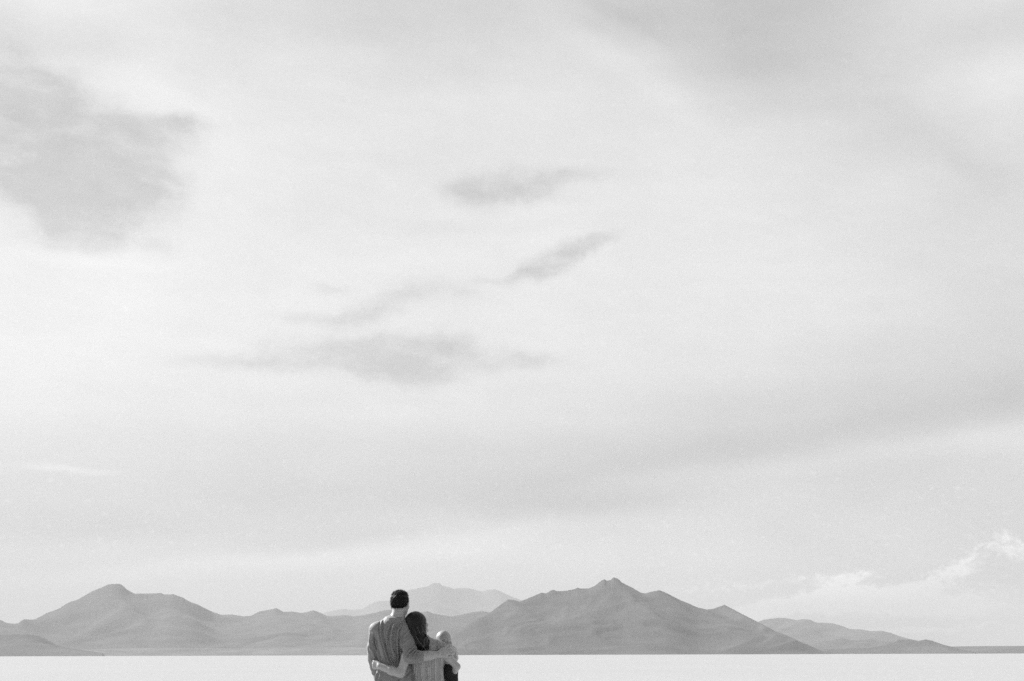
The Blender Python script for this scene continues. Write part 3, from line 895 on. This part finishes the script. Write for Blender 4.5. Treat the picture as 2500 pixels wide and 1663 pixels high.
# ================================================================== the man
def build_man():
    lo = Wp(120, 180); hi = Wp(1620, 1500)
    B = Field((lo[0] - .05, Y0 - .42, -.02), (hi[0] + .02, Y0 + .32, lo[2] + .03), .0055)
    Mh = rot_z(R(-17)) @ rot_x(R(-4)) @ rot_y(R(1))
    ho = Wp(697, 424, 0.035)
    head(B, ho, Mh, 1.0)
    B.cap(Wp(688, 500, .02), Wp(655, 665, .005), .059, .066, .03)
    # torso under the jersey
    B.stack(rows_from([(700, 560, 720, .0, .07), (780, 400, 790, 0, .09), (900, 350, 800, .01, .105), (1100, 395, 775, .01, .10), (1250, 415, 780, .01, .09), (1400, 395, 835, .01, .10), (1560, 365, 860, .01, .11)])
            + [(0.86, low(612, 0)[0], Y0 + .01, .15, .11)], .05, 2.2)
    shL, shR = Wp(358, 830, 0), Wp(822, 822, 0)
    B.cap(Wp(560, 720), shL, .05, .05, .05); B.cap(Wp(690, 720), shR, .05, .05, .05)
    elL, wrL = Wp(312, 1235, .055), Wp(348, 1640, .20)
    B.cap(shL, elL, .048, .038, .03); B.cap(elL, wrL, .040, .027, .02)
    hand(B, wrL + np.array([0, .008, -.005]), (0.1, .25, -1), (-1, .1, -.1), 1.0, curl=(.25, .4, .3), thumb_side=-1)
    elR, wrR = Wp(872, 1216, -.175), Wp(1268, 1182, -.165)
    B.cap(shR, elR, .048, .042, .03)
    B.cap(elR, wrR, .047, .031, .02)
    B.cap(Wp(1020, 1215, -.175), Wp(1130, 1205, -.17), .043, .040, .03)
    hand(B, wrR + np.array([.002, .002, 0]), Wp(1410, 1112, -.135) - wrR, (-.12, -1, .14), 1.08,
         curl=(.32, .55, .45), spread=.17, thumb_side=1, thumb=(.55, .25))
    g = [low(u, 0)[0] for u in (612 - 145, 612 + 145)]
    for x, dy in ((g[0], -.02), (g[1], .03)):
        leg(B, (x, Y0 + .01, .90), (x, Y0 + .02 + dy, .50), (x, Y0 - .02 + dy, .09), 1.05, (0, 1, 0))
    V, Fc = B.mesh(); V = relax(V, Fc, 1, .4)
    org = np.array([low(612, 0)[0], Y0, 0.0])
    man = root_empty_free('person', V, Fc, skin_m, 'tall man with short dark hair and a grey long sleeved top', org)
    eyes(man, ho, Mh, 1.0, eye_m)

    # ---- hair
    H = Field(Wp(697, 380) - .17, Wp(697, 380) + .17, .004)
    p = lambda x, y, z: ho + Mh @ np.array([x, y, z])
    H.ell(p(0, -.018, .022), (.080, .100, .090), .01, M=Mh, cut=[(p(0, .062, 0), Mh @ np.array([0, 1, -.55])), (p(0, 0, -.048), Mh @ np.array([0, -.5, -1]))])
    H.ell(p(0, -.044, -.010), (.069, .068, .056), .03, M=Mh, cut=[(p(0, -.020, 0), Mh @ np.array([0, 1, .1])), (p(0, 0, -.062), Mh @ np.array([0, 0, -1]))])
    for sx in (-1, 1):                            # cleared around the ears
        H.ell(p(sx * .090, .006, -.040), (.026, .038, .046), .008, M=Mh, op='carve')
        H.ell(p(sx * .084, -.030, -.072), (.036, .045, .040), .010, M=Mh, op='carve')
    H.ell(p(-.01, .050, .088), (.05, .035, .020), .03, M=Mh)
    V, Fc = H.mesh(); N = vert_normals(V, Fc)
    V = V + N * ((fbm(V[:, 0] * 90, V[:, 2] * 60 + V[:, 1] * 80, 3, 3) - .5) * .008)[:, None]
    rng = np.random.default_rng(4)
    sv, sf = [], []
    q = (V - ho) @ Mh
    for cnt, L0, sel in ((2600, .010, q[:, 2] > -.03), (4200, .019, q[:, 2] > -.065), (1500, .016, (q[:, 2] > .060)), (900, .024, (q[:, 0] < -.035) & (q[:, 2] > .02))):
        ids = rng.choice(np.where(sel)[0], cnt)
        d = N[ids] * .40 + rng.normal(0, .28, (cnt, 3)) + np.where(q[ids, 2:3] > .06, 0.25, -.65) * np.array([[0, 0, 1.0]]) + (Mh @ np.array([-.3, .4, 0]))[None] * (q[ids, 2:3] > .05)
        strands(sv, sf, V[ids] - N[ids] * .003, d, rng.uniform(.6, 1.3, cnt) * L0, .0011, 3, .12, rng, .05)
    low_ = np.where((q[:, 2] < -.030) & (q[:, 1] < .02))[0]
    ids = rng.choice(low_, 1100)
    strands(sv, sf, V[ids] - N[ids] * .001, np.array([[0, 0, -1.0]]) + N[ids] * .10 + rng.normal(0, .22, (1100, 3)), rng.uniform(.004, .017, 1100), .0009, 3, .1, rng, .05)
    hair_obj('hair', V, Fc, sv, sf, hair_dk, man)

    # ---- jersey
    S_ = Field((lo[0] - .05, Y0 - .36, .80), (Wp(1120, 0)[0], Y0 + .22, Wp(0, 560)[2]), .0036)
    neck_cut = (Wp(640, 640, 0), np.array([-.10, .18, 1.0]))
    S_.stack(rows_from([(655, 520, 735, .0, .075), (700, 455, 775, .0, .085), (760, 385, 810, 0, .105), (850, 322, 812, .005, .122), (950, 318, 800, .008, .125), (1050, 338, 790, .01, .122), (1150, 366, 785, .01, .118),
                        (1250, 386, 795, .01, .112), (1330, 378, 858, .01, .115), (1420, 352, 896, .01, .122), (1500, 336, 908, .01, .128), (1568, 328, 916, .01, .132)])
             + [(.93, low(622, 0)[0], Y0 + .01, .186, .134), (.875, low(622, 0)[0], Y0 + .01, .182, .132)], .03, 2.15)
    S_.cap(Wp(585, 695, 0), Wp(368, 812, 0), .057, .060, .05)
    S_.cap(Wp(675, 702, 0), Wp(828, 806, 0), .052, .060, .05)
    # left sleeve, hanging
    S_.cap(Wp(350, 825, 0), Wp(312, 1090, .030), .064, .062, .05)
    S_.cap(Wp(312, 1090, .030), Wp(306, 1250, .060), .060, .056, .03)
    cufL = Wp(326, 1470, .140)
    axL = cufL - Wp(306, 1250, .060)
    S_.cap(Wp(306, 1250, .060), Wp(322, 1430, .125), .055, .043, .02, cut=[(cufL, axL)])
    S_.cap(Wp(314, 1340, .090), Wp(316, 1352, .094), .0535, .0535, .008)
    # right sleeve, over the woman's shoulders and pushed up to the elbow
    S_.cap(Wp(822, 815, 0), Wp(842, 1020, -.075), .064, .070, .05)
    S_.cap(Wp(842, 1020, -.075), Wp(862, 1200, -.165), .069, .062, .03)
    cufR = Wp(1066, 1214, -.176)
    S_.cap(Wp(862, 1208, -.17), Wp(1060, 1214, -.176), .060, .049, .03, cut=[(cufR, (1, .0, -.12))])
    V, Fc = S_.mesh(); V = relax(V, Fc, 2, .5); N = vert_normals(V, Fc)
    u, v_ = to_uv(V)
    body = [([(437, 680), (424, 780), (430, 900), (460, 1020), (500, 1160), (560, 1340)], 0.0213, 11.0),
            ([(660, 680), (604, 780), (580, 880), (573, 980), (590, 1100), (620, 1230), (640, 1345)], 0.0232, 11.6),
            ([(740, 705), (692, 780), (662, 850), (652, 960), (656, 1080), (662, 1200), (666, 1345)], 0.0213, 10.4),
            ([(300, 860), (312, 1000), (352, 1120), (388, 1215), (404, 1290)], 0.0194, 9.0),
            ([(338, 930), (352, 1020), (378, 1150), (402, 1275)], 0.0136, 6.5),
            ([(565, 760), (528, 830), (514, 900), (520, 1000)], 0.0116, 10.4),
            ([(505, 960), (522, 1100), (548, 1210), (600, 1340)], 0.0116, 9.0),
            ([(720, 900), (712, 1020), (716, 1150), (706, 1290)], 0.0116, 9.0),
            ([(370, 1430), (350, 1500), (338, 1580)], 0.0155, 9.0), ([(430, 1450), (400, 1520), (388, 1600)], 0.0116, 11.6),
            ([(700, 1540), (640, 1600), (600, 1700)], 0.0116, 12.9), ([(860, 1420), (800, 1500), (790, 1600)], 0.0097, 12.9)]
    sleeve = [([(872, 815), (835, 836), (790, 880), (742, 940)], 0.0074, 10.9), ([(890, 915), (850, 955), (790, 1010), (735, 1040)], 0.0047, 13.6),
              ([(935, 1074), (900, 1090), (840, 1140), (790, 1215), (782, 1250)], 0.0155, 10.2),
              ([(950, 1100), (920, 1120), (868, 1170), (830, 1245)], 0.0139, 8.8),
              ([(965, 1130), (945, 1150), (905, 1200), (880, 1275)], 0.0124, 8.2),
              ([(1000, 1130), (975, 1180), (950, 1230), (935, 1290)], 0.0109, 7.5),
              ([(1040, 1140), (1020, 1200), (1006, 1285)], 0.0062, 6.8),
              ([(255, 880), (243, 960), (262, 1080), (330, 1230), (350, 1260)], 0.0085, 13.6),
              ([(245, 1040), (262, 1130), (300, 1210)], 0.0051, 8.8), ([(250, 1240), (290, 1280), (340, 1290)], 0.0051, 9.5),
              ([(330, 1080), (345, 1150), (352, 1210)], 0.0034, 8.2)]
    V = folds(V, N, body + sleeve)
    V = wrinkle(V, N, .006, 9, 2, (1, 1, .5))
    V = wrinkle(V, N, .002, 60, 5)
    # rib at the pushed-up cuffs and hem reads as a slight step
    jersey = mesh_obj('long_sleeved_top', V, Fc, knit, man)
    C_ = Field(Wp(430, 700) - .12, Wp(820, 560) + .14, .004)
    ring = [(505, 640, .01), (560, 655, -.055), (625, 668, -.072), (690, 672, -.060), (738, 668, -.02), (735, 650, .04), (640, 640, .085), (540, 632, .06)]
    pts = [Wp(*r_) for r_ in ring]
    for a, b in zip(pts, pts[1:] + pts[:1]):
        C_.cap(a, b, .0095, .0095, .01)
    V, Fc = C_.mesh(); mesh_obj('collar', V, Fc, knit, jersey)

    # ---- trousers and shoes
    T_ = Field((org[0] - .26, Y0 - .2, .02), (org[0] + .26, Y0 + .22, 1.0), .007)
    T_.stack([(.97, org[0], Y0 + .01, .158, .112), (.88, org[0], Y0 + .01, .168, .122), (.80, org[0], Y0 + .01, .172, .118)], .03, 2.2)
    for x, dy in ((g[0], -.02), (g[1], .03)):
        T_.cap((x, Y0 + .01, .86), (x, Y0 + .02 + dy, .50), .100, .084, .04)
        T_.cap((x, Y0 + .02 + dy, .50), (x, Y0 - .02 + dy, .07), .082, .066, .02, cut=[((0, 0, .045), (0, 0, -1))])
    V, Fc = T_.mesh(); N = vert_normals(V, Fc); V = wrinkle(V, N, .012, 12, 8, (1, 1, .6))
    mesh_obj('trousers', V, Fc, cloth_mid, man)
    for x, dy in ((g[0], -.02), (g[1], .03)):
        shoe(man, (x, Y0 - .02 + dy, .09), (0, 1, 0), 1.05, leather)
    return man

# ================================================================== the woman
def build_woman():
    B = Field((Wp(300, 0)[0] - .05, Y0 - .34, -.02), (Wp(1640, 0)[0], Y0 + .36, Wp(0, 560)[2]), .0055)
    Mh = rot_z(R(-56)) @ rot_x(R(-6))
    ho = Wp(962, 758, .01)
    head(B, ho, Mh, .93)
    B.cap(Wp(968, 850, .015), Wp(1010, 1010, .02), .045, .050, .03)
    B.stack(rows_from([(1000, 960, 1120, .02, .05), (1050, 900, 1270, .02, .075), (1130, 905, 1290, .02, .09), (1250, 890, 1315, .02, .10), (1400, 905, 1310, .02, .092), (1500, 920, 1315, .02, .098)])
            + [(.88, low(1120, 0)[0], Y0 + .02, .155, .11), (.80, low(1120, 0)[0], Y0 + .02, .15, .105)], .05, 2.2)
    shL, shR = Wp(890, 1072, .02), Wp(1262, 1046, .01)
    B.cap(Wp(1010, 985, .015), shL, .045, .043, .03); B.cap(Wp(1060, 978, .015), shR, .045, .041, .02)
    # near arm reaching round the man's waist
    elL, wrL = Wp(722, 1452, -.172), Wp(420, 1350, -.118)
    B.cap(shL, Wp(805, 1210, -.14), .043, .042, .03)
    B.cap(Wp(805, 1210, -.14), elL, .043, .038, .03)
    B.cap(elL, Wp(600, 1415, -.162), .040, .040, .02); B.cap(Wp(600, 1415, -.162), wrL, .040, .029, .02)
    hand(B, wrL, (-.86, .52, .14), (-.55, -.86, .05), .95, curl=(.42, .30, .25), spread=.08, thumb_side=1, thumb=(.30, .30), base_curl=.35)
    # far arm holding the baby
    elR, wrR = Wp(1524, 1358, -.01), Wp(1432, 1520, .17)
    B.cap(shR, Wp(1400, 1220, -.01), .043, .041, .03); B.cap(Wp(1400, 1220, -.01), elR, .040, .029, .02)
    B.cap(elR, wrR, .031, .027, .02)
    hand(B, wrR, (-1, .25, .05), (.1, .2, -1), .93, curl=(.3, .4, .3), thumb_side=1)
    gx = [low(1120 + q, 0)[0] for q in (-120, 120)]
    for x, dy in ((gx[0], .0), (gx[1], .04)):
        leg(B, (x, Y0 + .02, .84), (x, Y0 + .03 + dy, .46), (x, Y0 - .01 + dy, .085), .92, (0, 1, 0), fr=.95)
    V, Fc = B.mesh(); V = relax(V, Fc, 1, .4)
    org = np.array([low(1115, 0)[0], Y0, 0.0])
    wo = root_empty_free('person', V, Fc, skin_f, 'woman with long dark hair and a patterned grey dress', org)
    eyes(wo, ho, Mh, .93, eye_m)

    # ---- hair
    H = Field(Wp(700, 1180) - np.array([0, .26, 0]), Wp(1200, 540) + np.array([0, .20, 0]), .0045)
    s = .93
    p = lambda x, y, z: ho + Mh @ (np.array([x, y, z]) * s)
    H.ell(p(0, -.026, .026), np.array([.089, .104, .101]) * s, .01, M=Mh, cut=[(p(0, .058, 0), Mh @ np.array([0, 1, -.30]))])
    H.cap(Wp(905, 700, -.01), Wp(950, 860, -.045), .078, .066, .05, cut=[(p(0, .030, 0), Mh @ np.array([0, 1, 0]))])
    H.cap(Wp(960, 850, -.045), Wp(1000, 980, -.075), .064, .062, .04)
    H.cap(Wp(900, 860, -.035), Wp(965, 1000, -.080), .050, .050, .04)
    H.cap(Wp(1000, 980, -.075), Wp(1050, 1070, -.085), .062, .045, .03, flat=((0, 1, 0), 1.3))
    H.cap(Wp(1050, 1060, -.085), Wp(1092, 1128, -.080), .045, .014, .02)
    H.cap(Wp(975, 1000, -.085), Wp(1010, 1110, -.09), .050, .018, .02)
    V, Fc = H.mesh(); V = relax(V, Fc, 1, .5); N = vert_normals(V, Fc)
    u, v_ = to_uv(V)
    along = (v_ - 700) / 430
    flow = u - 950 - np.clip(v_ - 750, 0, 500) * .33
    g_ = np.sin(flow / 9.0 + 2.2 * np.sin(v_ / 90.0) + V[:, 1] * 60) + .6 * np.sin(flow / 4.3 + 1.7 * np.sin(v_ / 60.0 + 1) + V[:, 1] * 110)
    kt = np.clip((v_ - 560) / 300, .22, 1)
    V = V + N * (g_ * .0020 * kt)[:, None] + N * ((fbm(flow / 30, v_ / 120, 6, 3) - .5) * .012 * kt)[:, None]
    rng = np.random.default_rng(9)
    sv, sf = [], []
    # locks running down the fall of the hair
    mid = [(905, 640, -.06), (925, 760, -.095), (950, 870, -.118), (990, 980, -.142), (1035, 1070, -.135), (1080, 1150, -.115)]
    wid = [60, 85, 88, 90, 62, 20]
    for i in range(420):
        f_ = rng.uniform(-1, 1); path = []
        st = rng.integers(0, 3); en = rng.integers(4, 7)
        for (uu, vv, dd), w in list(zip(mid, wid))[st:en]:
            path.append(Wp(uu + f_ * w + rng.normal(0, 5), vv + rng.normal(0, 8), dd + abs(f_) ** 2 * .05 + rng.normal(0, .002)))
        if len(path) > 1:
            tube_path(path, .0011, .0004, sv, sf)
    # stray hairs at the outline and tips
    ids = rng.choice(np.where(v_ > 640)[0], 700)
    d = N[ids] * .18 + np.array([[.15, -.05, -1.0]]) + rng.normal(0, .12, (700, 3))
    strands(sv, sf, V[ids] - N[ids] * .002, d, rng.uniform(.02, .05, 700), .0009, 4, .1, rng, .08)
    for path in ([(940, 930, -.15), (985, 990, -.16), (1040, 1060, -.19), (1100, 1125, -.215), (1120, 1180, -.225)],
                 [(1128, 965, -.10), (1100, 930, -.12), (1066, 950, -.14), (1055, 1000, -.15), (1075, 1050, -.15), (1040, 1085, -.15)],
                 [(1070, 880, -.06), (1110, 905, -.09), (1150, 950, -.10)], [(1085, 890, -.06), (1125, 925, -.09), (1135, 960, -.10)],
                 [(960, 790, -.11), (985, 850, -.135), (1010, 900, -.14)], [(950, 960, -.15), (1000, 1035, -.165), (1085, 1118, -.2)]):
        tube_path([Wp(*q) for q in path], .0018, .0012, sv, sf)
    # wavy locks that leave the outline
    for i in range(46):
        a = rng.uniform(-1, 1); ph = rng.uniform(0, 6.28); path = []
        k0 = rng.integers(1, 4)
        for j, ((uu, vv, dd), w) in enumerate(list(zip(mid, wid))[k0:]):
            wv = 13 * math.sin(ph + j * 1.7)
            path.append(Wp(uu + a * w * 1.02 + wv, vv + rng.normal(0, 10), dd + abs(a) ** 2 * .06))
        path.append(path[-1] + np.array([rng.normal(.006, .010), .0, -rng.uniform(.01, .035)]))
        tube_path(path, rng.uniform(.0025, .0048), .0006, sv, sf)
    for i in range(9):
        c0, c1 = rng.uniform(-8, 8), rng.uniform(-10, 10)
        tube_path([Wp(1062 + c0, 880, -.09), Wp(1092 + c0, 925, -.11), Wp(1128 + c1, 975, -.12), Wp(1126 + c1, 1030, -.13), Wp(1098 + c0, 1075, -.125), Wp(1085 + c1, 1115, -.12)], .0045, .001, sv, sf)
    hw = hair_obj('hair', V, Fc, sv, sf, hair_bk, wo)
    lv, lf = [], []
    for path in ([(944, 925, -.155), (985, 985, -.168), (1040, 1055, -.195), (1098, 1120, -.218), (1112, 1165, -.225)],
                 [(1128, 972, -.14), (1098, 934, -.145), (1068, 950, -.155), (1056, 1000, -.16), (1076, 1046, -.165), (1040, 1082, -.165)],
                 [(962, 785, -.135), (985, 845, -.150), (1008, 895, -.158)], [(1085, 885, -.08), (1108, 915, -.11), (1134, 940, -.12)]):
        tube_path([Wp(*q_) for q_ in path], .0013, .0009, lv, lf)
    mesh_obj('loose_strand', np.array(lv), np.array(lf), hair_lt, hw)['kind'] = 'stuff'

    # ---- dress
    D_ = Field((Wp(740, 0)[0], Y0 - .26, .42), (Wp(1500, 0)[0] + .02, Y0 + .30, Wp(0, 940)[2]), .0045)
    D_.stack(rows_from([(1126, 893, 1305, .02, .100), (1200, 862, 1322, .02, .108), (1300, 846, 1326, .02, .106), (1420, 860, 1326, .02, .100), (1492, 884, 1330, .02, .099), (1520, 882, 1334, .02, .106), (1568, 878, 1342, .02, .112)])
             + [(.92, low(1120, 0)[0], Y0 + .02, .165, .130), (.75, low(1120, 0)[0], Y0 + .02, .185, .155), (.48, low(1120, 0)[0], Y0 + .02, .215, .190)], .02, 2.2)
    # the cap sleeve on her right shoulder, and its twin
    sl0, sl1 = Wp(1238, 1030, .01), Wp(1340, 1130, .0)
    D_.cap(Wp(1205, 1046, .008), Wp(1345, 1100, .005), .056, .054, .012, cut=[(Wp(1345, 1090, .0), (1, 0, -.35)), (Wp(1232, 1040, 0), (-1, 0, .08))])
    D_.cap(Wp(890, 1075, .02), Wp(850, 1150, -.05), .051, .052, .02, cut=[(Wp(845, 1160, -.06), Wp(805, 1210, -.14) - shL), (Wp(925, 1060, 0), (1, 0, 0))])
    D_.cap(Wp(900, 1110, .02), Wp(900, 1200, .02), .055, .06, .04); D_.cap(Wp(1285, 1110, .02), Wp(1275, 1200, .02), .045, .06, .04)
    V, Fc = D_.mesh(); V = relax(V, Fc, 1, .5); N = vert_normals(V, Fc)
    ln = [([(1150, 1270), (1130, 1380), (1120, 1490)], .003, 12), ([(980, 1300), (985, 1400), (1000, 1495)], .003, 12),
          ([(1240, 1260), (1250, 1380), (1230, 1490)], .003, 12), ([(940, 1510), (935, 1640)], .005, 12), ([(1010, 1510), (1000, 1640)], .005, 11),
          ([(1080, 1510), (1090, 1640)], .005, 11), ([(1160, 1510), (1170, 1640)], .005, 12), ([(1250, 1510), (1270, 1640)], .005, 12)]
    V = folds(V, N, ln); V = wrinkle(V, N, .007, 14, 12, (1.2, 1.2, .6))
    dress = mesh_obj('dress', V, Fc, dress_m, wo)
    S2 = Field(Wp(880, 1540) - np.array([0, .2, 0]), Wp(1360, 1460) + np.array([0, .2, 0]), .004)   # gathered waist seam
    cw = rows_from([(1502, 884, 1331, .02, .100)])[0]
    for i in range(28):
        a, b = 2 * math.pi * i / 28, 2 * math.pi * (i + 1) / 28
        q = lambda t: (cw[1] + math.cos(t) * (cw[3] - .003), cw[2] + math.sin(t) * (cw[4] + .000), cw[0])
        S2.cap(q(a), q(b), .0042, .0042, .004)
    V, Fc = S2.mesh(); mesh_obj('waist_seam', V, Fc, dress_m, dress)
    S3 = Field(Wp(1060, 1560) - np.array([0, .2, 0]), Wp(1130, 1260) + np.array([0, .0, 0]), .003)    # little buttons down the back
    for vv in (1335, 1378, 1420, 1462, 1520):
        c = Wp(1086, vv, -.087 if vv < 1500 else -.094)
        S3.ell(c, (.0030, .003, .0042), .001)
    V, Fc = S3.mesh(); mesh_obj('button', V, Fc, trim_shade, dress)['kind'] = 'stuff'
    S4 = Field(Wp(880, 1160) - np.array([0, .2, 0]), Wp(1330, 1090) + np.array([0, .0, 0]), .0035)     # dark edge of the low back neckline
    pts = [(930, 1118, -.060), (1000, 1130, -.080), (1100, 1134, -.089), (1180, 1132, -.086), (1240, 1122, -.066), (1262, 1100, -.048)]
    for a, b in zip(pts, pts[1:]):
        S4.cap(Wp(*a), Wp(*b), .0028, .0028, .003)
    V, Fc = S4.mesh(); mesh_obj('neckline', V, Fc, trim_shade, dress)
    for x, dy in ((gx[0], .0), (gx[1], .04)):
        shoe(wo, (x, Y0 - .01 + dy, .085), (0, 1, 0), .88, leather)
    return wo

# ================================================================== the baby
def build_baby():
    B = Field((Wp(1150, 0)[0], Y0 - .12, Wp(0, 1900)[2]), (Wp(1620, 0)[0], Y0 + .36, Wp(0, 790)[2]), .0045)
    Mh = rot_z(R(4)) @ rot_y(R(-6))
    s = .86
    ho = Wp(1320, 984, .13)
    head(B, ho, Mh, s, child=True)
    B.cap(Wp(1335, 1020, .13), Wp(1372, 1085, .12), .036, .042, .02)
    B.stack(rows_from([(1045, 1320, 1430, .12, .045), (1090, 1300, 1490, .12, .065), (1200, 1310, 1500, .12, .072), (1320, 1320, 1480, .12, .075), (1420, 1310, 1490, .12, .08)]), .03)
    # right arm, bent against the woman's upper arm; left arm on her chest
    B.cap(Wp(1460, 1110, .11), Wp(1492, 1235, .08), .027, .024, .02); B.cap(Wp(1492, 1235, .08), Wp(1430, 1290, .17), .024, .018, .02)
    hand(B, Wp(1430, 1290, .17), (-1, .3, .3), (.2, .2, 1), .52, curl=(.3, .4, .3), thumb_side=-1, k=.004)
    B.cap(Wp(1325, 1110, .13), Wp(1285, 1200, .18), .027, .023, .02); B.cap(Wp(1285, 1200, .18), Wp(1290, 1110, .24), .022, .017, .02)
    hand(B, Wp(1290, 1110, .24), (0, .2, 1), (0, 1, -.2), .5, curl=(.3, .4, .3), thumb_side=1, k=.004)
    kL, kR = Wp(1330, 1520, .24), Wp(1452, 1560, .10)
    B.cap(Wp(1360, 1440, .12), kL, .052, .040, .03); B.cap(kL, Wp(1300, 1690, .22), .038, .026, .02)
    B.cap(Wp(1430, 1440, .11), kR, .052, .042, .03); B.cap(kR, Wp(1440, 1740, .13), .038, .026, .02)
    for a in (Wp(1300, 1690, .22), Wp(1440, 1740, .13)):
        B.cap(a, a + np.array([0, .055, -.022]), .022, .016, .015)
    V, Fc = B.mesh(); V = relax(V, Fc, 1, .4)
    org = Wp(1400, 1440, .12)
    bb = root_empty_free('person', V, Fc, skin_b, 'fair haired baby in a pale shirt and dark trousers', org)
    eyes(bb, ho, Mh, s, eye_m)
    H = Field(ho - .14, ho + .14, .004)
    p = lambda x, y, z: ho + Mh @ (np.array([x, y, z]) * s)
    H.ell(p(0, -.014, .024), np.array([.082, .101, .088]) * s, .01, M=Mh, cut=[(p(0, .072, 0), Mh @ np.array([0, 1, -.5])), (p(0, 0, -.050), Mh @ np.array([0, -.35, -1]))])
    for sx in (-1, 1):
        H.ell(p(sx * .088, .0, -.030), np.array([.024, .034, .042]) * s, .008, M=Mh, op='carve')
    V, Fc = H.mesh(); N = vert_normals(V, Fc)
    V = V + N * ((fbm(V[:, 0] * 30, V[:, 2] * 25 + V[:, 1] * 30, 3, 2) - .5) * .004)[:, None]
    rng = np.random.default_rng(14); sv, sf = [], []
    ids = rng.choice(len(V), 3200)
    sw = np.cross(N[ids], Mh @ np.array([0, -.3, 1]))
    d = N[ids] * .12 + sw * .6 + rng.normal(0, .15, (3200, 3)) + np.array([[0, 0, -.35]])
    strands(sv, sf, V[ids] - N[ids] * .002, d, rng.uniform(.008, .018, 3200), .0008, 3, .2, rng, .05)
    hair_obj('hair', V, Fc, sv, sf, hair_fr, bb)
    # shirt
    S_ = Field((Wp(1200, 0)[0], Y0 - .05, Wp(0, 1360)[2]), (Wp(1600, 0)[0], Y0 + .30, Wp(0, 960)[2]), .004)
    S_.stack(rows_from([(1046, 1318, 1432, .12, .050), (1085, 1300, 1498, .12, .072), (1200, 1302, 1512, .12, .082), (1322, 1312, 1500, .12, .086)]), .02)
    S_.cap(Wp(1456, 1112, .11), Wp(1488, 1232, .085), .036, .033, .02); S_.cap(Wp(1488, 1232, .085), Wp(1452, 1272, .14), .033, .028, .015)
    S_.cap(Wp(1325, 1110, .13), Wp(1285, 1200, .18), .035, .031, .02)
    V, Fc = S_.mesh(); V = relax(V, Fc, 1, .5); N = vert_normals(V, Fc)
    V = folds(V, N, [([(1420, 1060), (1470, 1110), (1500, 1180)], .005, 10), ([(1500, 1130), (1480, 1190), (1510, 1240)], .004, 9), ([(1400, 1180), (1440, 1230), (1480, 1250)], .004, 9)])
    V = wrinkle(V, N, .008, 22, 21)
    sh = mesh_obj('shirt', V, Fc, cloth_pale, bb)
    C_ = Field(Wp(1290, 1090) - np.array([0, .1, 0]), Wp(1460, 1010) + np.array([0, .25, 0]), .003)
    ring = [(1318, 1046, .13), (1340, 1062, .085), (1368, 1068, .070), (1398, 1060, .080), (1424, 1046, .12), (1410, 1036, .165), (1365, 1030, .18), (1330, 1036, .165)]
    pts = [Wp(*r_) for r_ in ring]
    for a, b in zip(pts, pts[1:] + pts[:1]):
        C_.cap(a, b, .0055, .0055, .006)
    V, Fc = C_.mesh(); mesh_obj('collar', V, Fc, trim_shade, sh)  # dark colour stands in for the shadow gap at the baby's neck
    # trousers
    T_ = Field((Wp(1150, 0)[0], Y0 - .05, Wp(0, 1800)[2]), (Wp(1620, 0)[0], Y0 + .36, Wp(0, 1290)[2]), .0045)
    T_.stack(rows_from([(1318, 1316, 1492, .12, .080), (1400, 1306, 1500, .12, .090), (1470, 1306, 1500, .12, .09)]), .03)
    T_.cap(Wp(1360, 1440, .12), kL, .066, .050, .03); T_.cap(kL, Wp(1302, 1670, .22), .047, .034, .02)
    T_.cap(Wp(1430, 1440, .11), kR, .066, .052, .03); T_.cap(kR, Wp(1440, 1715, .13), .048, .034, .02)
    V, Fc = T_.mesh(); N = vert_normals(V, Fc); V = wrinkle(V, N, .010, 18, 31)
    mesh_obj('trousers', V, Fc, cloth_dark, bb)
    return bb

build_man()
build_woman()
build_baby()

# ------------------------------------------------------------------ haze
def haze():
    x0, x1, y0, y1, z0, z1 = -27000, 27000, -9000, 44000, -8, 1440
    v = [(x, y, z) for x in (x0, x1) for y in (y0, y1) for z in (z0, z1)]
    f = [(0, 1, 3, 2), (4, 6, 7, 5), (0, 4, 5, 1), (2, 3, 7, 6), (0, 2, 6, 4), (1, 5, 7, 3)]
    m = bpy.data.materials.new('pale_air'); m.use_nodes = True
    T = NT(m.node_tree)
    pv = T.n('ShaderNodeVolumePrincipled')
    pv.inputs['Color'].default_value = (HAZE_C, HAZE_C, HAZE_C, 1)
    pv.inputs['Density'].default_value = HAZE_D
    pv.inputs['Anisotropy'].default_value = 0.0
    o = T.n('ShaderNodeOutputMaterial')
    T.put(o.inputs['Volume'], pv.outputs[0])
    ob = mesh_obj('haze', v, f, m, smooth=False)
    tag(ob, 'pale dry haze over the salt flat', kind='stuff')
HAZE_D, HAZE_C = 6.5e-5, 0.63
haze()
